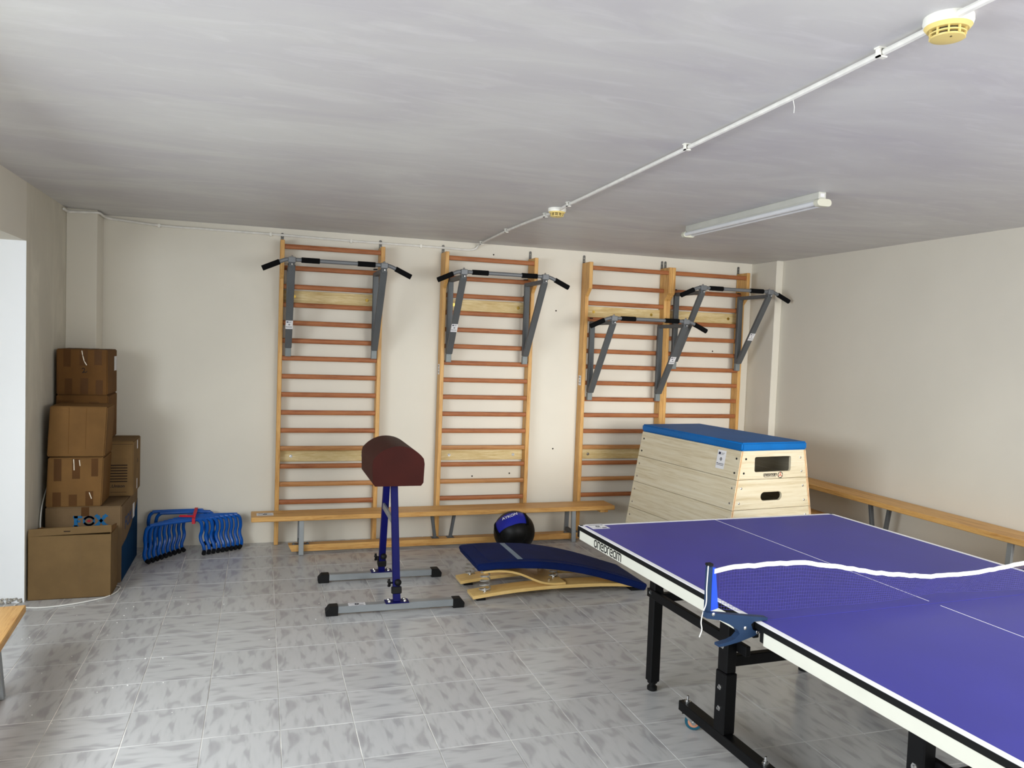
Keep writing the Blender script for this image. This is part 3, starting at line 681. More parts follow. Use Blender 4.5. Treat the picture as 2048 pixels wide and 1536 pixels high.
# ------------------------------------------------------------------ vaulting buck
bk = thing('vaulting_buck', 'brown leather vaulting buck on a blue and grey steel stand', 'vaulting buck', (0.803, -1.445, 0), 0.0)
hw, zb, zt = 0.152, 0.745, 0.915
prof = [(-hw + 0.006, zb), (hw - 0.006, zb)] + [(hw, zb + 0.02), (hw + 0.004, zt - 0.03)]
arcp = arc2(0, 0.80, 0.188, math.radians(36), math.radians(144), 14)
prof = [(-hw + 0.012, zb), (hw - 0.012, zb), (hw + 0.002, zb + 0.02), (hw + 0.006, 0.88)] + arcp + [(-hw - 0.006, 0.88), (-hw - 0.002, zb + 0.02)]
body = MB().prism(prof, lambda a, b_, q: (a, q, b_), -0.275, 0.275).build('padded_body', 'leather_brown', bk, smooth=True, bevel=0.006, seg=2)
for s in (-1, 1):
    yb, yt = s * 0.325, s * 0.140
    MB().bar((0.002, yb, 0.055), (-0.004, yt, zb), 0.042, 0.042, (0, 1, 0)).build('post', 'blue_paint', bk, bevel=0.003)
    pl = MB().box(-0.068, 0.072, yb - 0.036, yb + 0.036, 0.054, 0.059).build('foot_plate', 'blue_paint', bk)
    for qx in (-0.045, 0.048):
        for qy in (-0.02, 0.02): MB().lathe([(0.010, 0.059), (0.010, 0.066), (0.005, 0.072)], (qx, yb + qy, 0), 8).build('bolt', 'zinc', pl, smooth=True)
    MB().box(-0.36, 0.36, yb - 0.026, yb + 0.026, 0.012, 0.054).build('foot_bar', 'light_steel', bk, bevel=0.003)
    for sx in (-1, 1):
        poly = [(0.345, 0.0), (0.415, 0.0), (0.418, 0.03), (0.395, 0.058), (0.345, 0.058)]
        MB().prism([(sx * a, b_) for a, b_ in poly], lambda a, b_, q: (a, q, b_), yb - 0.031, yb + 0.031).build('end_cap', 'rubber_black', bk, bevel=0.003)
    d = (Vector((-0.004, yt, zb)) - Vector((0.002, yb, 0.055))).normalized(); q = Vector((0.002, yb, 0.055)) + d * 0.068
    MB().bar(q - d * 0.022, q + d * 0.020, 0.056, 0.056, (0, 1, 0)).build('collar', 'rubber_black', bk, bevel=0.004)
    k0 = q + d * 0.052; oy = -0.034
    kb = MB(); kb.lathe([(0.002, -0.021), (0.013, -0.017), (0.020, -0.006), (0.021, 0.004), (0.016, 0.015), (0.004, 0.021)], (k0.x + 0.006, k0.y + oy, k0.z), 14)
    kb.cyl(k0 + Vector((0.004, -0.01, 0)), k0 + Vector((0.004, -0.03, 0)), 0.008, n=8)
    kb.build('ball_knob', 'rubber_black', bk, smooth=True)
    sk = MB().cyl(k0 + Vector((-0.02, 0, -0.01)), k0 + Vector((-0.045, 0, -0.01)), 0.006, n=8)
    for j in range(5):
        a = 2 * PI * j / 5; sk.cyl(k0 + Vector((-0.040, 0, -0.01)), k0 + Vector((-0.044, 0.024 * math.cos(a), -0.01 + 0.024 * math.sin(a))), 0.008, n=6)
    sk.build('star_knob', 'rubber_black', bk)
MB().bar((-0.016, -0.205, 0.520), (-0.016, 0.200, 0.535), 0.012, 0.040, (0, 0, 1)).build('cross_brace', 'light_steel', bk)
sticker(bk, (-0.235, -0.325, 0.0545), (-1, 0, 0), (0, -1, 0), 0.10, 0.05)

# ------------------------------------------------------------------ springboard
sb = thing('springboard', 'springboard with navy padded top and curved plywood base', 'springboard', (1.90, -1.47, 0), 0.0)
X0 = 1.90
prof = [(1.312, .232), (1.335, .241), (1.45, .247), (1.60, .245), (1.758, .235), (1.86, .222), (1.945, .207), (2.04, .187), (2.136, .163), (2.22, .138), (2.30, .113), (2.40, .080), (2.49, .051), (2.512, .042)]
prof = [(x - X0, z) for x, z in prof]
MB().slab(prof, -0.245, 0.245, 0.046).build('padded_top', 'mat_navy', sb, smooth=True, bevel=0.006, seg=2)
inner = [(x, z + 0.003) for x, z in prof[2:-1]]; inner[0] = (1.40 - X0, 0.2475)
MB().slab(inner, -0.195, 0.195, 0.006).build('padded_panel', 'mat_navy', sb, smooth=True, bevel=0.002)
MB().slab([(1.595 - X0, .2505), (1.612 - X0, .2502), (1.63 - X0, .2495)], -0.205, 0.205, 0.0016).build('take_off_line', 'strip_grey', sb)
dk = [(x, z - 0.0425) for x, z in prof[2:-3]]
MB().slab(dk, -0.19, 0.19, 0.008).build('deck_board', 'birch_ply', sb, smooth=True)
sp_ = [(1.365, .186), (1.43, .190), (1.50, .187), (1.555, .178), (1.61, .163), (1.66, .142), (1.713, .118), (1.76, .100), (1.81, .089), (1.86, .086), (1.925, .086)]
MB().slab([(a.x - X0, a.z) for a in smooth_path([(x, 0, z) for x, z in sp_], 2)], -0.225, 0.235, 0.013).build('curved_spring_board', 'birch_ply', sb, smooth=True)
bp = [(1.296, .034), (1.42, .048), (1.556, .060), (1.68, .067), (1.80, .071), (1.954, .0715), (2.10, .070), (2.25, .064), (2.39, .053), (2.50, .036)]
bp = [(a.x - X0, a.z) for a in smooth_path([(x, 0, z) for x, z in bp], 2)]
for y0, y1 in ((-0.235, -0.09), (0.09, 0.235)):
    MB().slab(bp, y0, y1, 0.022).build('base_board', 'birch_ply', sb, smooth=True, bevel=0.002)
    MB().box(1.325 - X0, 1.385 - X0, y0 + 0.01, y1 - 0.02, 0, 0.014).build('rubber_foot', 'rubber_black', sb, bevel=0.002)
    MB().box(2.40 - X0, 2.49 - X0, y0 + 0.01, y1 - 0.02, 0, 0.020).build('rubber_foot', 'rubber_black', sb, bevel=0.002)
def coil(c, z0, z1, ra, rb_, turns, name='spring'):
    n = int(turns * 14); pts = []
    for i in range(n + 1):
        f = i / n; a = 2 * PI * turns * f; r = ra + (rb_ - ra) * f; pts.append((c[0] + r * math.cos(a), c[1] + r * math.sin(a), z0 + (z1 - z0) * f))
    s_ = MB().tube(pts, 0.0042, 7).build(name, 'spring_steel', sb, smooth=True)
    MB().lathe([(0.013, z0 - 0.002), (0.013, z0 + 0.004), (0.006, z0 + 0.022), (0.002, z0 + 0.026)], (c[0], c[1], 0), 10).build('bolt', 'zinc', s_, smooth=True)
coil((1.388 - X0, -0.185), 0.046, 0.190, 0.036, 0.026, 5.2); coil((1.388 - X0, 0.190), 0.046, 0.190, 0.036, 0.026, 5.2)
coil((1.885 - X0, -0.10), 0.088, 0.165, 0.030, 0.022, 3.2); coil((1.885 - X0, 0.12), 0.088, 0.165, 0.030, 0.022, 3.2)
MB().cyl((1.83 - X0, -0.165, 0.087), (1.83 - X0, -0.165, 0.100), 0.008, n=8).build('bolt', 'zinc', sb)

# ------------------------------------------------------------------ slam ball
bl_ = thing('medicine_ball', 'black and blue medicine ball between bench and springboard', 'ball', (1.915, -0.605, 0.0))
RB = 0.162
def sphere_patch(fa, n1, n2, r):
    vs, fs = [], []
    for i in range(n1 + 1):
        for j in range(n2 + 1):
            d = fa(i / n1, j / n2).normalized(); vs.append(d * r + Vector((0, 0, RB)))
    for i in range(n1):
        for j in range(n2): a = i * (n2 + 1) + j; fs.append((a, a + 1, a + n2 + 2, a + n2 + 1))
    return vs, fs
bm_ = MB()
prof_b = [(RB * math.sin(a), RB - RB * math.cos(a)) for a in [0.06 + (PI - 0.12) * i / 18 for i in range(19)]]
bm_.lathe(prof_b, (0, 0, 0), 32)
bm_.build('shell', 'ball_black', bl_, smooth=True)
tow = Vector((-1.9, -5.8, 1.3)).normalized(); upb = Vector((-0.42, -0.46, 0.78)).normalized(); sideb = tow.cross(upb).normalized()
def band(a, c):   # a along the band, c across
    ang = (a - 0.5) * 1.75; w_ = (c - 0.5) * (0.78 - 0.25 * abs(a - 0.5))
    d = upb * math.cos(ang) + (sideb * -1) * math.sin(ang) * 1.0
    ax_ = (tow - upb * tow.dot(upb)).normalized()
    return d * math.cos(w_) + ax_ * math.sin(w_ + 0.06)
vs, fs = sphere_patch(band, 18, 8, RB + 0.0022); MB().add(vs, fs).build('blue_panel', 'ball_blue', bl_, smooth=True)
for e in (0.0, 1.0):
    vs, fs = sphere_patch(lambda a, c: band(e + (a - 0.5) * 0.10, -0.12 + 1.24 * c), 3, 8, RB + 0.006); MB().add(vs, fs).build('strap_tab', 'foam_black', bl_, smooth=True)
q = band(0.48, 0.42).normalized(); ta_ = (band(0.52, 0.42) - band(0.44, 0.42)).normalized(); ta_ = ta_ if ta_.dot(rt) > 0 else -ta_
yd_ = q.cross(ta_)
text('lettering', 'AYKON', 0.036, Vector((0, 0, RB)) + q * (RB + 0.0035) - ta_ * 0.05, ta_, yd_, 'paper_white', bl_, bold=0.0008)
sm = MB()
for k in range(5):
    a0 = 2 * PI * k / 5 + 0.3; fd_ = tow
    e1 = sideb; e2 = fd_.cross(e1)
    p_ = [(fd_ * math.cos(t) + (e1 * math.cos(a0) + e2 * math.sin(a0)) * math.sin(t)).normalized() * (RB + 0.0004) + Vector((0, 0, RB)) for t in (0.65, 0.8, 1.0, 1.2)]
    sm.tube(p_, 0.0016, 5)
    a1 = a0 + 2 * PI / 5
    p_ = [(fd_ * math.cos(0.65) + (e1 * math.cos(a0 + (a1 - a0) * f_) + e2 * math.sin(a0 + (a1 - a0) * f_)) * math.sin(0.65)).normalized() * (RB + 0.0004) + Vector((0, 0, RB)) for f_ in (0, .25, .5, .75, 1)]
    sm.tube(p_, 0.0016, 5)
sm.build('seam', 'rubber_black', bl_)

# ------------------------------------------------------------------ vaulting box
vb = thing('vaulting_box', 'pale plywood vaulting box with bright blue padded top', 'vaulting box', (3.1985, -1.4059, 0), math.radians(6.9))
WT, LT, ZT, KX, KY = 0.557, 1.164, 1.04, 0.16, 0.02
pd = MB().box(-WT / 2, WT / 2, -LT / 2, LT / 2, 0.985, ZT).build('padded_top', 'pad_blue', vb, smooth=True, bevel=0.010, seg=3)
def hxy(z): return WT / 2 - 0.012 + KX * (ZT - z), LT / 2 - 0.012 + KY * (ZT - z)
levels = [0.985, 0.795, 0.596, 0.397, 0.199, 0.004]
PT = 0.018
def screw_mesh(): return MB().lathe([(0.0075, 0.0), (0.0075, 0.0015), (0.004, 0.0035)], (0, 0, 0), 10)
scr = None
for k in range(5):
    z1, z0 = levels[k] - 0.0015, levels[k + 1] + 0.0015
    hx1, hy1 = hxy(z1); hx0, hy0 = hxy(z0)
    sec = MB()
    for sx in (-1, 1):
        for sy_ in (-1, 1):
            p0 = Vector((sx * (hx0 - 0.035), sy_ * (hy0 - 0.035), z0)); p1 = Vector((sx * (hx1 - 0.035), sy_ * (hy1 - 0.035), z1))
            sec.bar(p0, p1, 0.03, 0.03, (0, 1, 0))
    sec = sec.build('box_section', 'ply_edge_dark', vb)
    for sx in (-1, 1):
        P = [(sx * (hx0 - PT), -hy0, z0), (sx * hx0, -hy0, z0), (sx * hx0, hy0, z0), (sx * (hx0 - PT), hy0, z0), (sx * (hx1 - PT), -hy1, z1), (sx * hx1, -hy1, z1), (sx * hx1, hy1, z1), (sx * (hx1 - PT), hy1, z1)]
        s_ = MB(); s_.hexa(P); s_.fm = [0, 0, 1, 0, 1, 0]
        s_.build('side_panel', ['vault_ply_y', 'ply_edge'], sec)
        # darker glue line along the near and far panel edges
        for sy_ in (-1,):
            MB().bar((sx * (hx0 - 0.009), sy_ * (hy0 + 0.0002), z0 + 0.001), (sx * (hx1 - 0.009), sy_ * (hy1 + 0.0002), z1 - 0.001), 0.004, 0.0012, (0, 1, 0)).build('ply_line', 'ply_edge_dark', sec)
    hz = (z0 + z1) / 2
    for sy_ in (-1, 1):
        out = [(-(hx0 - PT), z0), (hx0 - PT, z0), (hx1 - PT, z1), (-(hx1 - PT), z1)]
        holes = []
        if k == 0: holes = [rrect(-0.160, 0.152, z0 + 0.046, z1 - 0.040, 0.014)]
        elif k in (1, 3): holes = [rrect(-0.10, 0.082, hz - 0.046, hz + 0.012, 0.0288, 6)]
        def fn(a, b_, q, sy_=sy_):
            hy = hxy(b_)[1]; return (a, sy_ * (hy - 0.003 - q), b_)
        MB().plate(out, holes, fn, 0.0, PT).build('end_panel', 'vault_ply_x', sec)
    for f_ in (0.22, 0.72):
        z = z0 + (z1 - z0) * f_; hx, hy = hxy(z)
        for sx in (-1, 1):
            s_ = screw_mesh().build('screw', 'zinc' if not (k == 0 and sx < 0) else 'rubber_black', sec, smooth=True); s_.location = (sx * (hx - 0.05), -hy + 0.003, z); s_.rotation_euler = (PI / 2, 0, 0)
        for yy in (-hy + 0.035, hy - 0.035):
            s_ = screw_mesh().build('screw', 'zinc' if k else 'rubber_black', sec, smooth=True); s_.location = (-hx, yy, z); s_.rotation_euler = (0, -PI / 2, 0)
hx, hy = hxy(0.90)
sl = Vector((-KX, 0, -1)).normalized()
sticker(vb, (-hx - 0.0006, -hy + 0.185, 0.905), (0, -1, 0), -sl, 0.085, 0.125)
zb_ = 0.8145; hy = hxy(zb_)[1]; yv = -hy + 0.003
LET = {'o': [[(0.15, 0), (0.55, 0), (0.7, 0.2), (0.7, 0.8), (0.55, 1), (0.15, 1), (0, 0.8), (0, 0.2), (0.15, 0)]],
       'n': [[(0, 0), (0, 1), (0.5, 1), (0.68, 0.85), (0.68, 0)]],
       'e': [[(0.68, 0), (0.15, 0), (0, 0.2), (0, 0.8), (0.15, 1), (0.5, 1), (0.66, 0.8), (0.66, 0.5), (0.3, 0.5)]],
       'D': [[(0, 0), (0, 1), (0.45, 1), (0.7, 0.8), (0.7, 0.2), (0.45, 0), (0.25, 0)]],
       'r': [[(0, 0), (0, 0.85), (0.15, 1), (0.45, 1)]],
       'a': [[(0.68, 0), (0.68, 1), (0.15, 1), (0, 0.8), (0, 0.2), (0.15, 0), (0.45, 0)]],
       'm': [[(0, 0), (0, 1), (0.9, 1), (1.1, 0.85), (1.1, 0)], [(0.55, 1), (0.55, 0)]]}
ADV = {'o': 1.0, 'n': 0.98, 'e': 0.98, 'D': 1.0, 'r': 0.68, 'a': 0.98, 'm': 1.3}
def wordmark(mb, o, xd, yd, length, height, stroke):
    tot = sum(ADV[c] for c in 'oneDream') - 0.2; sx = length / tot; x = 0
    for ch in 'oneDream':
        for pl in LET[ch]: mb.ribbon([(x + a * sx, b_ * height) for a, b_ in pl], stroke, o, xd, yd, 0.0005)
        x += ADV[ch] * sx
lw = MB(); o = (0, yv - 0.0002, zb_)
wordmark(lw, (-0.082, yv - 0.0003, zb_), X, Z, 0.112, 0.015, 0.0036)
lw.patch(-0.078, 0.026, -0.0085, -0.006, o, X, Z)
ccx, ccz = 0.062, 0.004
for a0 in (0.2, 2.3, 4.4): lw.ribbon(arc2(ccx, ccz, 0.0195, a0, a0 + 1.75, 6), 0.0046, o, X, Z)
lw.m = 1
for a0 in (PI / 2, PI / 2 + 2.094, PI / 2 + 4.189): lw.ribbon([(ccx, ccz), (ccx + 0.016 * math.cos(a0), ccz + 0.016 * math.sin(a0))], 0.005, o, X, Z)
lw.build('maker_print', ['ink_black', 'ink_red'], vb)

# ------------------------------------------------------------------ table tennis table (local x across, local y = -v along)
TX, TY, TA = 1.4836, -2.9195, 0.0386
tt = thing('table_tennis_table', 'violet-blue table tennis table with white lines and black legs', 'table', (TX, TY, 0), TA)
TW, TL, TH = 1.525, 2.74, 0.76
for v0, v1 in ((0, 1.3685), (1.3715, TL)):
    top = MB().box(0.004, TW - 0.004, -v1, -v0, 0.742, TH).build('table_top', 'table_blue', tt, bevel=0.001)
    ln = MB(); e = 0.0004
    ln.box(0.0, 0.020, -v1 + 0.001, -v0 - 0.001, TH - 0.0024, TH + e).box(TW - 0.020, TW, -v1 + 0.001, -v0 - 0.001, TH - 0.0024, TH + e)
    vv = v0 if v0 == 0 else v1 - 0.020
    ln.box(0.0015, TW - 0.0015, -vv - 0.020, -vv - 0.0005, TH, TH + e)
    c0, c1 = (0.02, 1.345) if v0 == 0 else (1.395, TL - 0.02)
    ln.box(TW / 2 - 0.0017, TW / 2 + 0.0017, -c1, -c0, TH, TH + e)
    ln.build('white_lines', 'white_line', top)
    for u0, u1 in ((-0.002, 0.004), (TW - 0.004, TW + 0.002)):
        MB().box(u0, u1, -v1, -v0, 0.7385, 0.7575).build('edge_band', 'black_edge', tt)
        a0, a1 = (v0 + 0.020, 1.335) if v0 == 0 else (1.417, v1 - 0.02)
        ap = MB().box(u0, u0 + 0.006, -a1, -a0, 0.6965, 0.7385).build('apron', 'apron_white', tt, bevel=0.001)
        for ca in ((v0 - 0.004, v0 + 0.020), (1.345, 1.3685)) if v0 == 0 else ((1.398, 1.417), (v1 - 0.02, v1 + 0.004)):
            MB().box(u0 - 0.001, u0 + 0.022, -ca[1], -ca[0], 0.703, 0.7575).build('corner_cap', 'black_edge', tt, bevel=0.003)
    ve = v0 if v0 == 0 else v1
    MB().box(0.02, TW - 0.02, -ve - 0.002, -ve + 0.002, 0.7385, 0.7575).build('edge_band', 'black_edge', tt)
    MB().box(0.02, TW - 0.02, -ve - 0.003, -ve + 0.003, 0.6965, 0.7385).build('apron', 'apron_white', tt)
    MB().box(0.04, TW - 0.04, -v1 + 0.01, -v0 - 0.01, 0.728, 0.742).build('under_frame', 'black_paint', tt)
wl_mark = MB(); wordmark(wl_mark, (-0.0022, -0.186, 0.7045), (0, -1, 0), (0, 0, 1), 0.262, 0.0285, 0.0062)
wl_mark.build('maker_print', 'ink_black', tt)
sticker(tt, (0.080, -0.043, TH + 0.0005), (-1, 0, 0), (0, -1, 0), 0.090, 0.095)
def nut(mb, c, ax, r=0.011):
    c = Vector(c); ax = Vector(ax); mb.cyl(c, c + ax * 0.006, r, n=6); mb.cyl(c + ax * 0.006, c + ax * 0.012, r * 0.5, n=8)
for side in (0, 1):
    def U(u): return u if side == 0 else TW - u
    ot = -1 if side == 0 else 1
    for half in (0, 1):
        def V(v): return -(v if half == 0 else TL - v)
        lv, pv = 0.215, (0.86 if half == 0 else 0.95)
        u = U(0.32)
        lg = MB().box(u - 0.025, u + 0.025, V(lv) - 0.025, V(lv) + 0.025, 0.045, 0.70).build('leg', 'black_paint', tt, bevel=0.004)
        MB().lathe([(0.019, 0.0), (0.024, 0.004), (0.024, 0.018), (0.016, 0.026), (0.016, 0.034), (0.024, 0.038), (0.024, 0.05)], (u, V(lv), 0), 14).build('adjustable_foot', 'rubber_black', lg, smooth=True)
        nb = MB(); nut(nb, (u + ot * 0.025, V(lv) , 0.475), (ot, 0, 0)); nut(nb, (u - ot * 0.025, V(lv), 0.475), (-ot, 0, 0)); nb.build('bolt', 'zinc', lg)
        u2_ = U(0.27)
        po = MB().box(u2_ - 0.027, u2_ + 0.027, V(pv) - 0.035, V(pv) + 0.035, 0.115, 0.36).build('lower_post', 'black_paint', tt, bevel=0.004)
        MB().box(u2_ - 0.023, u2_ + 0.023, V(pv) - 0.031, V(pv) + 0.031, 0.36, 0.70).build('post', 'black_paint', tt, bevel=0.004)
        nb = MB()
        for z in (0.215, 0.300, 0.465): nut(nb, (u2_ + ot * (0.027 if z < 0.36 else 0.023), V(pv) - 0.004, z), (ot, 0, 0))
        nb.build('bolt', 'zinc', po)
        bmv = MB().box(u2_ - 0.025, u2_ + 0.025, V(pv) - 0.295, V(pv) + 0.295, 0.072, 0.115).build('foot_beam', 'black_paint', tt, bevel=0.003)
        nb = MB()
        for dv in (-0.262, 0.262):
            nb.lathe([(0.013, 0.115), (0.013, 0.120), (0.010, 0.121), (0.010, 0.128), (0.0055, 0.129), (0.0055, 0.145), (0.003, 0.147)], (u2_, V(pv) + dv, 0), 10)
        nb.build('bolt', 'zinc', bmv, smooth=True)
        for dv in (-0.262, 0.262):
            w_ = thing('caster', '', '', (u2_, V(pv) + dv, 0)); w_.parent = tt; w_.rotation_euler = (0, 0, 1.0)
            del w_['label']; del w_['category']
            off = -0.028 if half == 0 else 0.028
            MB().lathe([(0.020, -0.010), (0.0345, -0.010), (0.037, -0.006), (0.037, 0.006), (0.0345, 0.010), (0.020, 0.010)], (0, off, 0.037), 20, 'x').build('tyre', 'wheel_teal', w_, smooth=True)
            MB().lathe([(0.010, -0.0112), (0.020, -0.0112), (0.024, -0.0104), (0.024, 0.0104), (0.020, 0.0112), (0.010, 0.0112)], (0, off, 0.037), 18, 'x').build('wheel_ring', 'wheel_tan', w_, smooth=True)
            fk = MB().box(-0.02, 0.02, -0.022, 0.022, 0.066, 0.0715)
            for s in (-1, 1): fk.prism([(-0.016, 0.068), (0.018, 0.068), (off + 0.011, 0.034), (off + 0.004, 0.024), (off - 0.008, 0.026), (off - 0.011, 0.036)], lambda a, b_, q: (q, a, b_), s * 0.0135, s * 0.0155)
            fk.cyl((-0.018, off, 0.034), (0.018, off, 0.034), 0.006, n=8)
            fk.build('fork', 'zinc', w_)
        # rails of the folding frame
        MB().bar((U(0.300), V(0.18), 0.468), (U(0.300), V(pv + (0.09 if half == 0 else 0.0)), 0.468), 0.022, 0.040).build('side_rail', 'black_paint', tt, bevel=0.002)
        if side == 0:
            MB().bar((0.34, V(lv + 0.012), 0.452), (TW - 0.34, V(lv + 0.012), 0.452), 0.030, 0.040).build('cross_rail', 'black_paint', tt, bevel=0.002)
            MB().bar((0.29, V(pv), 0.402), (TW - 0.29, V(pv), 0.402), 0.030, 0.044).build('cross_rail', 'black_paint', tt, bevel=0.002)

# ------------------------------------------------------------------ net set (own thing, clamped to the table)
ns = thing('table_tennis_net', 'sagging violet net with white tape clamped across the table', 'net', (TX, TY, 0), TA)
VN = 1.345
top_pts = [(-0.150, 0.934), (-0.086, 0.943), (0.03, 0.945), (0.19, 0.944), (0.294, 0.927), (0.40, 0.909), (0.51, 0.888), (0.626, 0.872), (0.742, 0.859), (0.861, 0.857), (0.983, 0.860), (1.108, 0.869), (1.228, 0.881), (1.42, 0.905), (1.675, 0.935)]
def lerp_poly(P, u):
    for (a, za), (c, zc_) in zip(P[:-1], P[1:]):
        if u <= c: return za + (zc_ - za) * max(0, (u - a)) / (c - a)
    return P[-1][1]
bot_pts = [(-0.150, 0.806), (-0.10, 0.800), (-0.008, 0.788), (0.111, 0.780), (0.274, 0.774), (0.402, 0.770), (0.6, 0.7665), (1.3, 0.7655), (1.52, 0.775), (1.675, 0.805)]
def net_pt(u, f):
    """f: 0 top edge .. 1 bottom edge"""
    zt_, zb_n = lerp_poly(top_pts, u), lerp_poly(bot_pts, u)
    sag = max(0.0, 1 - abs(u - 0.85) / 0.8)
    wob = 0.010 * math.sin(u * 9.0) * f + 0.008 * math.sin(u * 23.0 + f * 2) * f * (1 - f) * 3
    bulge = 0.055 * sag * f * (1.2 - 0.3 * f)       # slack netting billows away from the camera side
    return Vector((u, -(VN + 0.004) + bulge + wob * sag, zt_ + (zb_n - zt_) * f))
tape = MB(); us = [-0.150 + 1.825 * i / 72 for i in range(73)]
rn = random.Random(5); jit = [rn.uniform(-0.0018, 0.0018) for _ in us]
vs, fs = [], []
for i, u in enumerate(us):
    a = net_pt(u, 0); z0 = a.z + jit[i]
    for dy, dz in ((-0.002, 0.0), (0.002, 0.0), (0.002, -0.0145), (-0.002, -0.0145)): vs.append((a.x, a.y + dy, z0 + dz))
for i in range(72):
    for j in range(4): fs.append((i * 4 + j, i * 4 + (j + 1) % 4, i * 4 + 4 + (j + 1) % 4, i * 4 + 4 + j))
tape.add(vs, fs + [(3, 2, 1, 0), (288, 289, 290, 291)]).build('top_tape', 'net_tape', ns)
nm = MB(); NU, NF = 168, 13; hwid = 0.00042
grid = [[net_pt(-0.128 + 1.79 * i / NU, 0.075 + 0.925 * j / NF) for j in range(NF + 1)] for i in range(NU + 1)]
for i in range(NU + 1):
    vs, fs = [], []
    for j in range(NF + 1):
        p = grid[i][j]; vs += [p + Vector((-hwid, 0, 0)), p + Vector((hwid, 0, 0))]
    for j in range(NF): fs.append((2 * j, 2 * j + 1, 2 * j + 3, 2 * j + 2))
    nm.add(vs, fs)
for j in range(NF + 1):
    vs, fs = [], []
    for i in range(NU + 1):
        p = grid[i][j]; vs += [p + Vector((0, -0.0002, -hwid)), p + Vector((0, -0.0002, hwid))]
    for i in range(NU): fs.append((2 * i, 2 * i + 1, 2 * i + 3, 2 * i + 2))
    nm.add(vs, fs)
nmo = nm.build('netting', 'net_thread', ns); nmo['kind'] = 'stuff'
for side in (0, 1):
    def U(u): return u if side == 0 else TW - u
    po = MB().box(U(-0.176) if side == 0 else U(-0.158), U(-0.158) if side == 0 else U(-0.176), -VN - 0.009, -VN + 0.009, 0.788, 0.945).build('net_post', 'clamp_blue', ns, bevel=0.003)
    MB().box(min(U(-0.177), U(-0.157)), max(U(-0.177), U(-0.157)), -VN - 0.010, -VN + 0.010, 0.945, 0.954).build('post_cap', 'rubber_black', po, bevel=0.002)
    s1, s2 = sorted((U(-0.157), U(-0.132))); 
    MB().hexa([(s1, -VN - 0.005, 0.800), (s2 + 0.004, -VN - 0.003, 0.806), (s2 + 0.004, -VN + 0.003, 0.806), (s1, -VN + 0.005, 0.800), (s1, -VN - 0.005, 0.940), (s2 - 0.012, -VN - 0.003, 0.938), (s2 - 0.012, -VN + 0.003, 0.938), (s1, -VN + 0.005, 0.940)]).build('net_sleeve', 'net_sleeve', ns)
    poly = [(-0.190, 0.806), (-0.120, 0.796), (-0.030, 0.782), (0.041, 0.772), (0.041, 0.763), (-0.010, 0.7635), (-0.022, 0.755), (-0.014, 0.737), (-0.004, 0.731), (0.018, 0.733), (0.022, 0.726), (-0.010, 0.715), (-0.060, 0.702), (-0.115, 0.693), (-0.140, 0.692), (-0.140, 0.700), (-0.100, 0.706), (-0.078, 0.714), (-0.064, 0.728), (-0.072, 0.742), (-0.100, 0.760), (-0.140, 0.778), (-0.190, 0.788)]
    cl = MB().prism([(U(a), b_) for a, b_ in poly], lambda a, b_, q: (a, q, b_), -VN - 0.034, -VN - 0.010).build('clamp', 'clamp_blue', ns)
    nb = MB()
    for a, z in ((-0.045, 0.745), (0.003, 0.7275), (-0.167, 0.800)): nb.lathe([(0.006, 0.0), (0.006, -0.002), (0.003, -0.004)], (U(a), -VN - 0.034, z), 10, 'y')
    nb.build('rivet', 'zinc', cl, smooth=True)
cordp = smooth_path([(-0.178, -VN - 0.011, 0.948), (-0.180, -VN - 0.011, 0.88), (-0.179, -VN - 0.011, 0.83), (-0.190, -VN - 0.012, 0.800), (-0.196, -VN - 0.013, 0.770), (-0.192, -VN - 0.013, 0.745), (-0.200, -VN - 0.013, 0.722)], 5)
MB().tube(cordp, 0.0018, 6).build('cord', 'cord_white', ns, smooth=True)

# ------------------------------------------------------------------ ceiling fittings
lt = thing('fluorescent_light', 'white twin tube fluorescent batten on the ceiling', 'ceiling light', (2.705, -2.36, ZC), 0.0)
MB().box(-0.022, 0.022, -0.665, 0.665, -0.036, 0.0).build('housing', 'batten_white', lt, bevel=0.002)
MB().patch(-0.012, 0.012, -0.026, -0.008, (0, -0.6652, 0), X, Z, 0.0006).build('rating_label', 'paper_white', lt)
MB().box(-0.026, 0.026, -0.64, 0.64, -0.046, -0.036).build('reflector', 'batten_white', lt)
for sx in (-1, 1): MB().tube([(sx * 0.024, -0.655, -0.056), (sx * 0.024, 0.655, -0.056)], 0.013, 12).build('tube', 'tube_glass', lt, smooth=True)
for sy_ in (-1, 1):
    poly = arc2(0.024, -0.056, 0.019, -PI / 2, PI / 2, 8) + arc2(-0.024, -0.056, 0.019, PI / 2, 1.5 * PI, 8)
    MB().prism(poly, lambda a, b_, q: (a, q, b_), sy_ * 0.650, sy_ * 0.685).build('end_cap', 'batten_cap', lt, bevel=0.002)
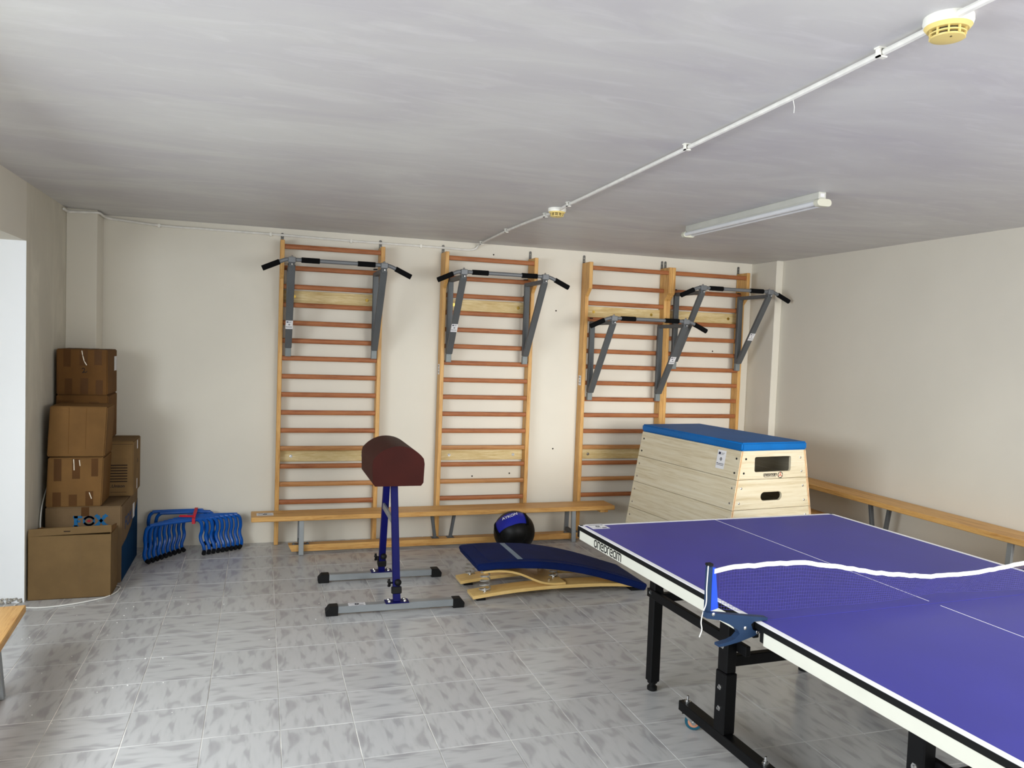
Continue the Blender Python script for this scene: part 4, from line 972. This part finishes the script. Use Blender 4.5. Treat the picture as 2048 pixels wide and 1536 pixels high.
def smoke_detector(label, x, y, R):
    t = thing('smoke_detector', label, 'smoke detector', (x, y, ZC), 0, 'smoke detectors on the ceiling conduit')
    k = R / 0.055
    MB().lathe([(0.055 * k, 0.0), (0.056 * k, -0.012 * k), (0.053 * k, -0.022 * k)], (0, 0, 0), 32).build('base', 'plastic_white', t, smooth=True)
    MB().lathe([(0.053 * k, -0.022 * k), (0.046 * k, -0.031 * k), (0.036 * k, -0.031 * k)], (0, 0, 0), 32).build('cover', 'plastic_yellowed', t, smooth=True)
    MB().lathe([(0.033 * k, -0.031 * k), (0.031 * k, -0.047 * k)], (0, 0, 0), 24).build('sensor_core', 'slot_dark', t, smooth=True)
    cg = MB()
    for z in (-0.039,): cg.lathe([(0.036 * k, (z + 0.0015) * k), (0.041 * k, (z + 0.0015) * k), (0.0405 * k, (z - 0.0015) * k), (0.036 * k, (z - 0.0015) * k)], (0, 0, 0), 32)
    for j in range(10):
        a = 2 * PI * j / 10 + 0.2; cg.cbox((0.0385 * k * math.cos(a), 0.0385 * k * math.sin(a), -0.039 * k), (0.005 * k, 0.004 * k, 0.018 * k), Matrix.Rotation(a, 3, 'Z'))
    cg.build('grille', 'plastic_yellowed', t)
    MB().lathe([(0.039 * k, -0.046 * k), (0.038 * k, -0.050 * k), (0.026 * k, -0.053 * k), (0.005 * k, -0.054 * k)], (0, 0, 0), 32).build('cap', 'plastic_yellowed', t, smooth=True)
    MB().cbox((-0.012 * k, -0.022 * k, -0.0535 * k), (0.003 * k, 0.004 * k, 0.002 * k)).build('indicator', 'slot_dark', t)
smoke_detector('large smoke detector close to the camera on the ceiling', 1.578, -4.875, 0.056)
smoke_detector('small looking smoke detector far along the ceiling conduit', 1.690, -1.895, 0.054)
ct = thing('cable_conduit', 'white cable conduit along the ceiling and down onto the back wall', 'conduit', (1.6, -3.0, ZC))
zz = ZC - 0.013
def rel(p): return (p[0] - 1.6, p[1] + 3.0, p[2] - ZC)
run1 = [(1.54, -6.4, zz), (1.548, -5.6, zz), (1.555, -5.0, zz), (1.570, -4.80, zz), (1.578, -4.66, zz), (1.60, -4.25, zz), (1.625, -3.56, zz), (1.66, -2.6, zz), (1.675, -2.13, zz), (1.690, -1.93, zz), (1.690, -1.86, zz), (1.688, -1.70, zz), (1.672, -1.3, zz), (1.672, -0.92, zz), (1.688, -0.4, zz), (1.700, -0.13, zz - 0.002), (1.695, -0.045, zz - 0.012), (1.68, -0.018, zz - 0.035), (1.64, -0.012, 2.397), (1.58, -0.012, 2.394), (1.296, -0.012, 2.398), (0.651, -0.012, 2.398), (0.119, -0.012, 2.405), (-0.40, -0.012, 2.407), (-0.72, -0.012, 2.409), (-0.985, -0.012, 2.426), (-1.07, -0.016, 2.432), (-1.098, -0.09, 2.436), (-1.098, -0.20, 2.438), (-1.110, -0.247, 2.436), (-1.18, -0.247, 2.434), (-1.26, -0.247, 2.43), (-1.292, -0.26, 2.43), (-1.294, -0.36, 2.43)]
MB().tube([rel(p) for p in smooth_path(run1, 4)], 0.0088, 8).build('pipe', 'conduit_white', ct, smooth=True)
for p, kind in (((1.578, -4.66), 0), ((1.622, -3.56), 0), ((1.675, -2.13), 0), ((1.690, -1.70), 0), ((1.672, -0.92), 0), ((1.699, -0.14), 0)):
    c = MB(); c.box(-0.016, -0.011, -0.008, 0.008, -0.026, 0).box(0.011, 0.016, -0.008, 0.008, -0.010, 0).box(-0.016, 0.010, -0.008, 0.008, -0.026, -0.022).box(-0.020, 0.020, -0.010, 0.010, -0.004, 0)
    c.build('clip', 'plastic_white', ct, loc=(p[0] - 1.6, p[1] + 3.0, 0))
for x, z in ((1.22, 2.399), (0.66, 2.398), (0.05, 2.405), (-0.74, 2.409)):
    c = MB(); c.box(-0.008, 0.008, -0.022, 0, -0.016, -0.011).box(-0.008, 0.008, -0.024, -0.019, -0.016, 0.010)
    c.build('clip', 'plastic_white', ct, loc=(x - 1.6, 3.0, z - ZC))
MB().tube([rel((1.604, -4.25, zz - 0.008)), rel((1.606, -4.255, zz - 0.03)), rel((1.600, -4.262, zz - 0.052))], 0.0012, 5).build('loose_thread', 'cord_white', ct)
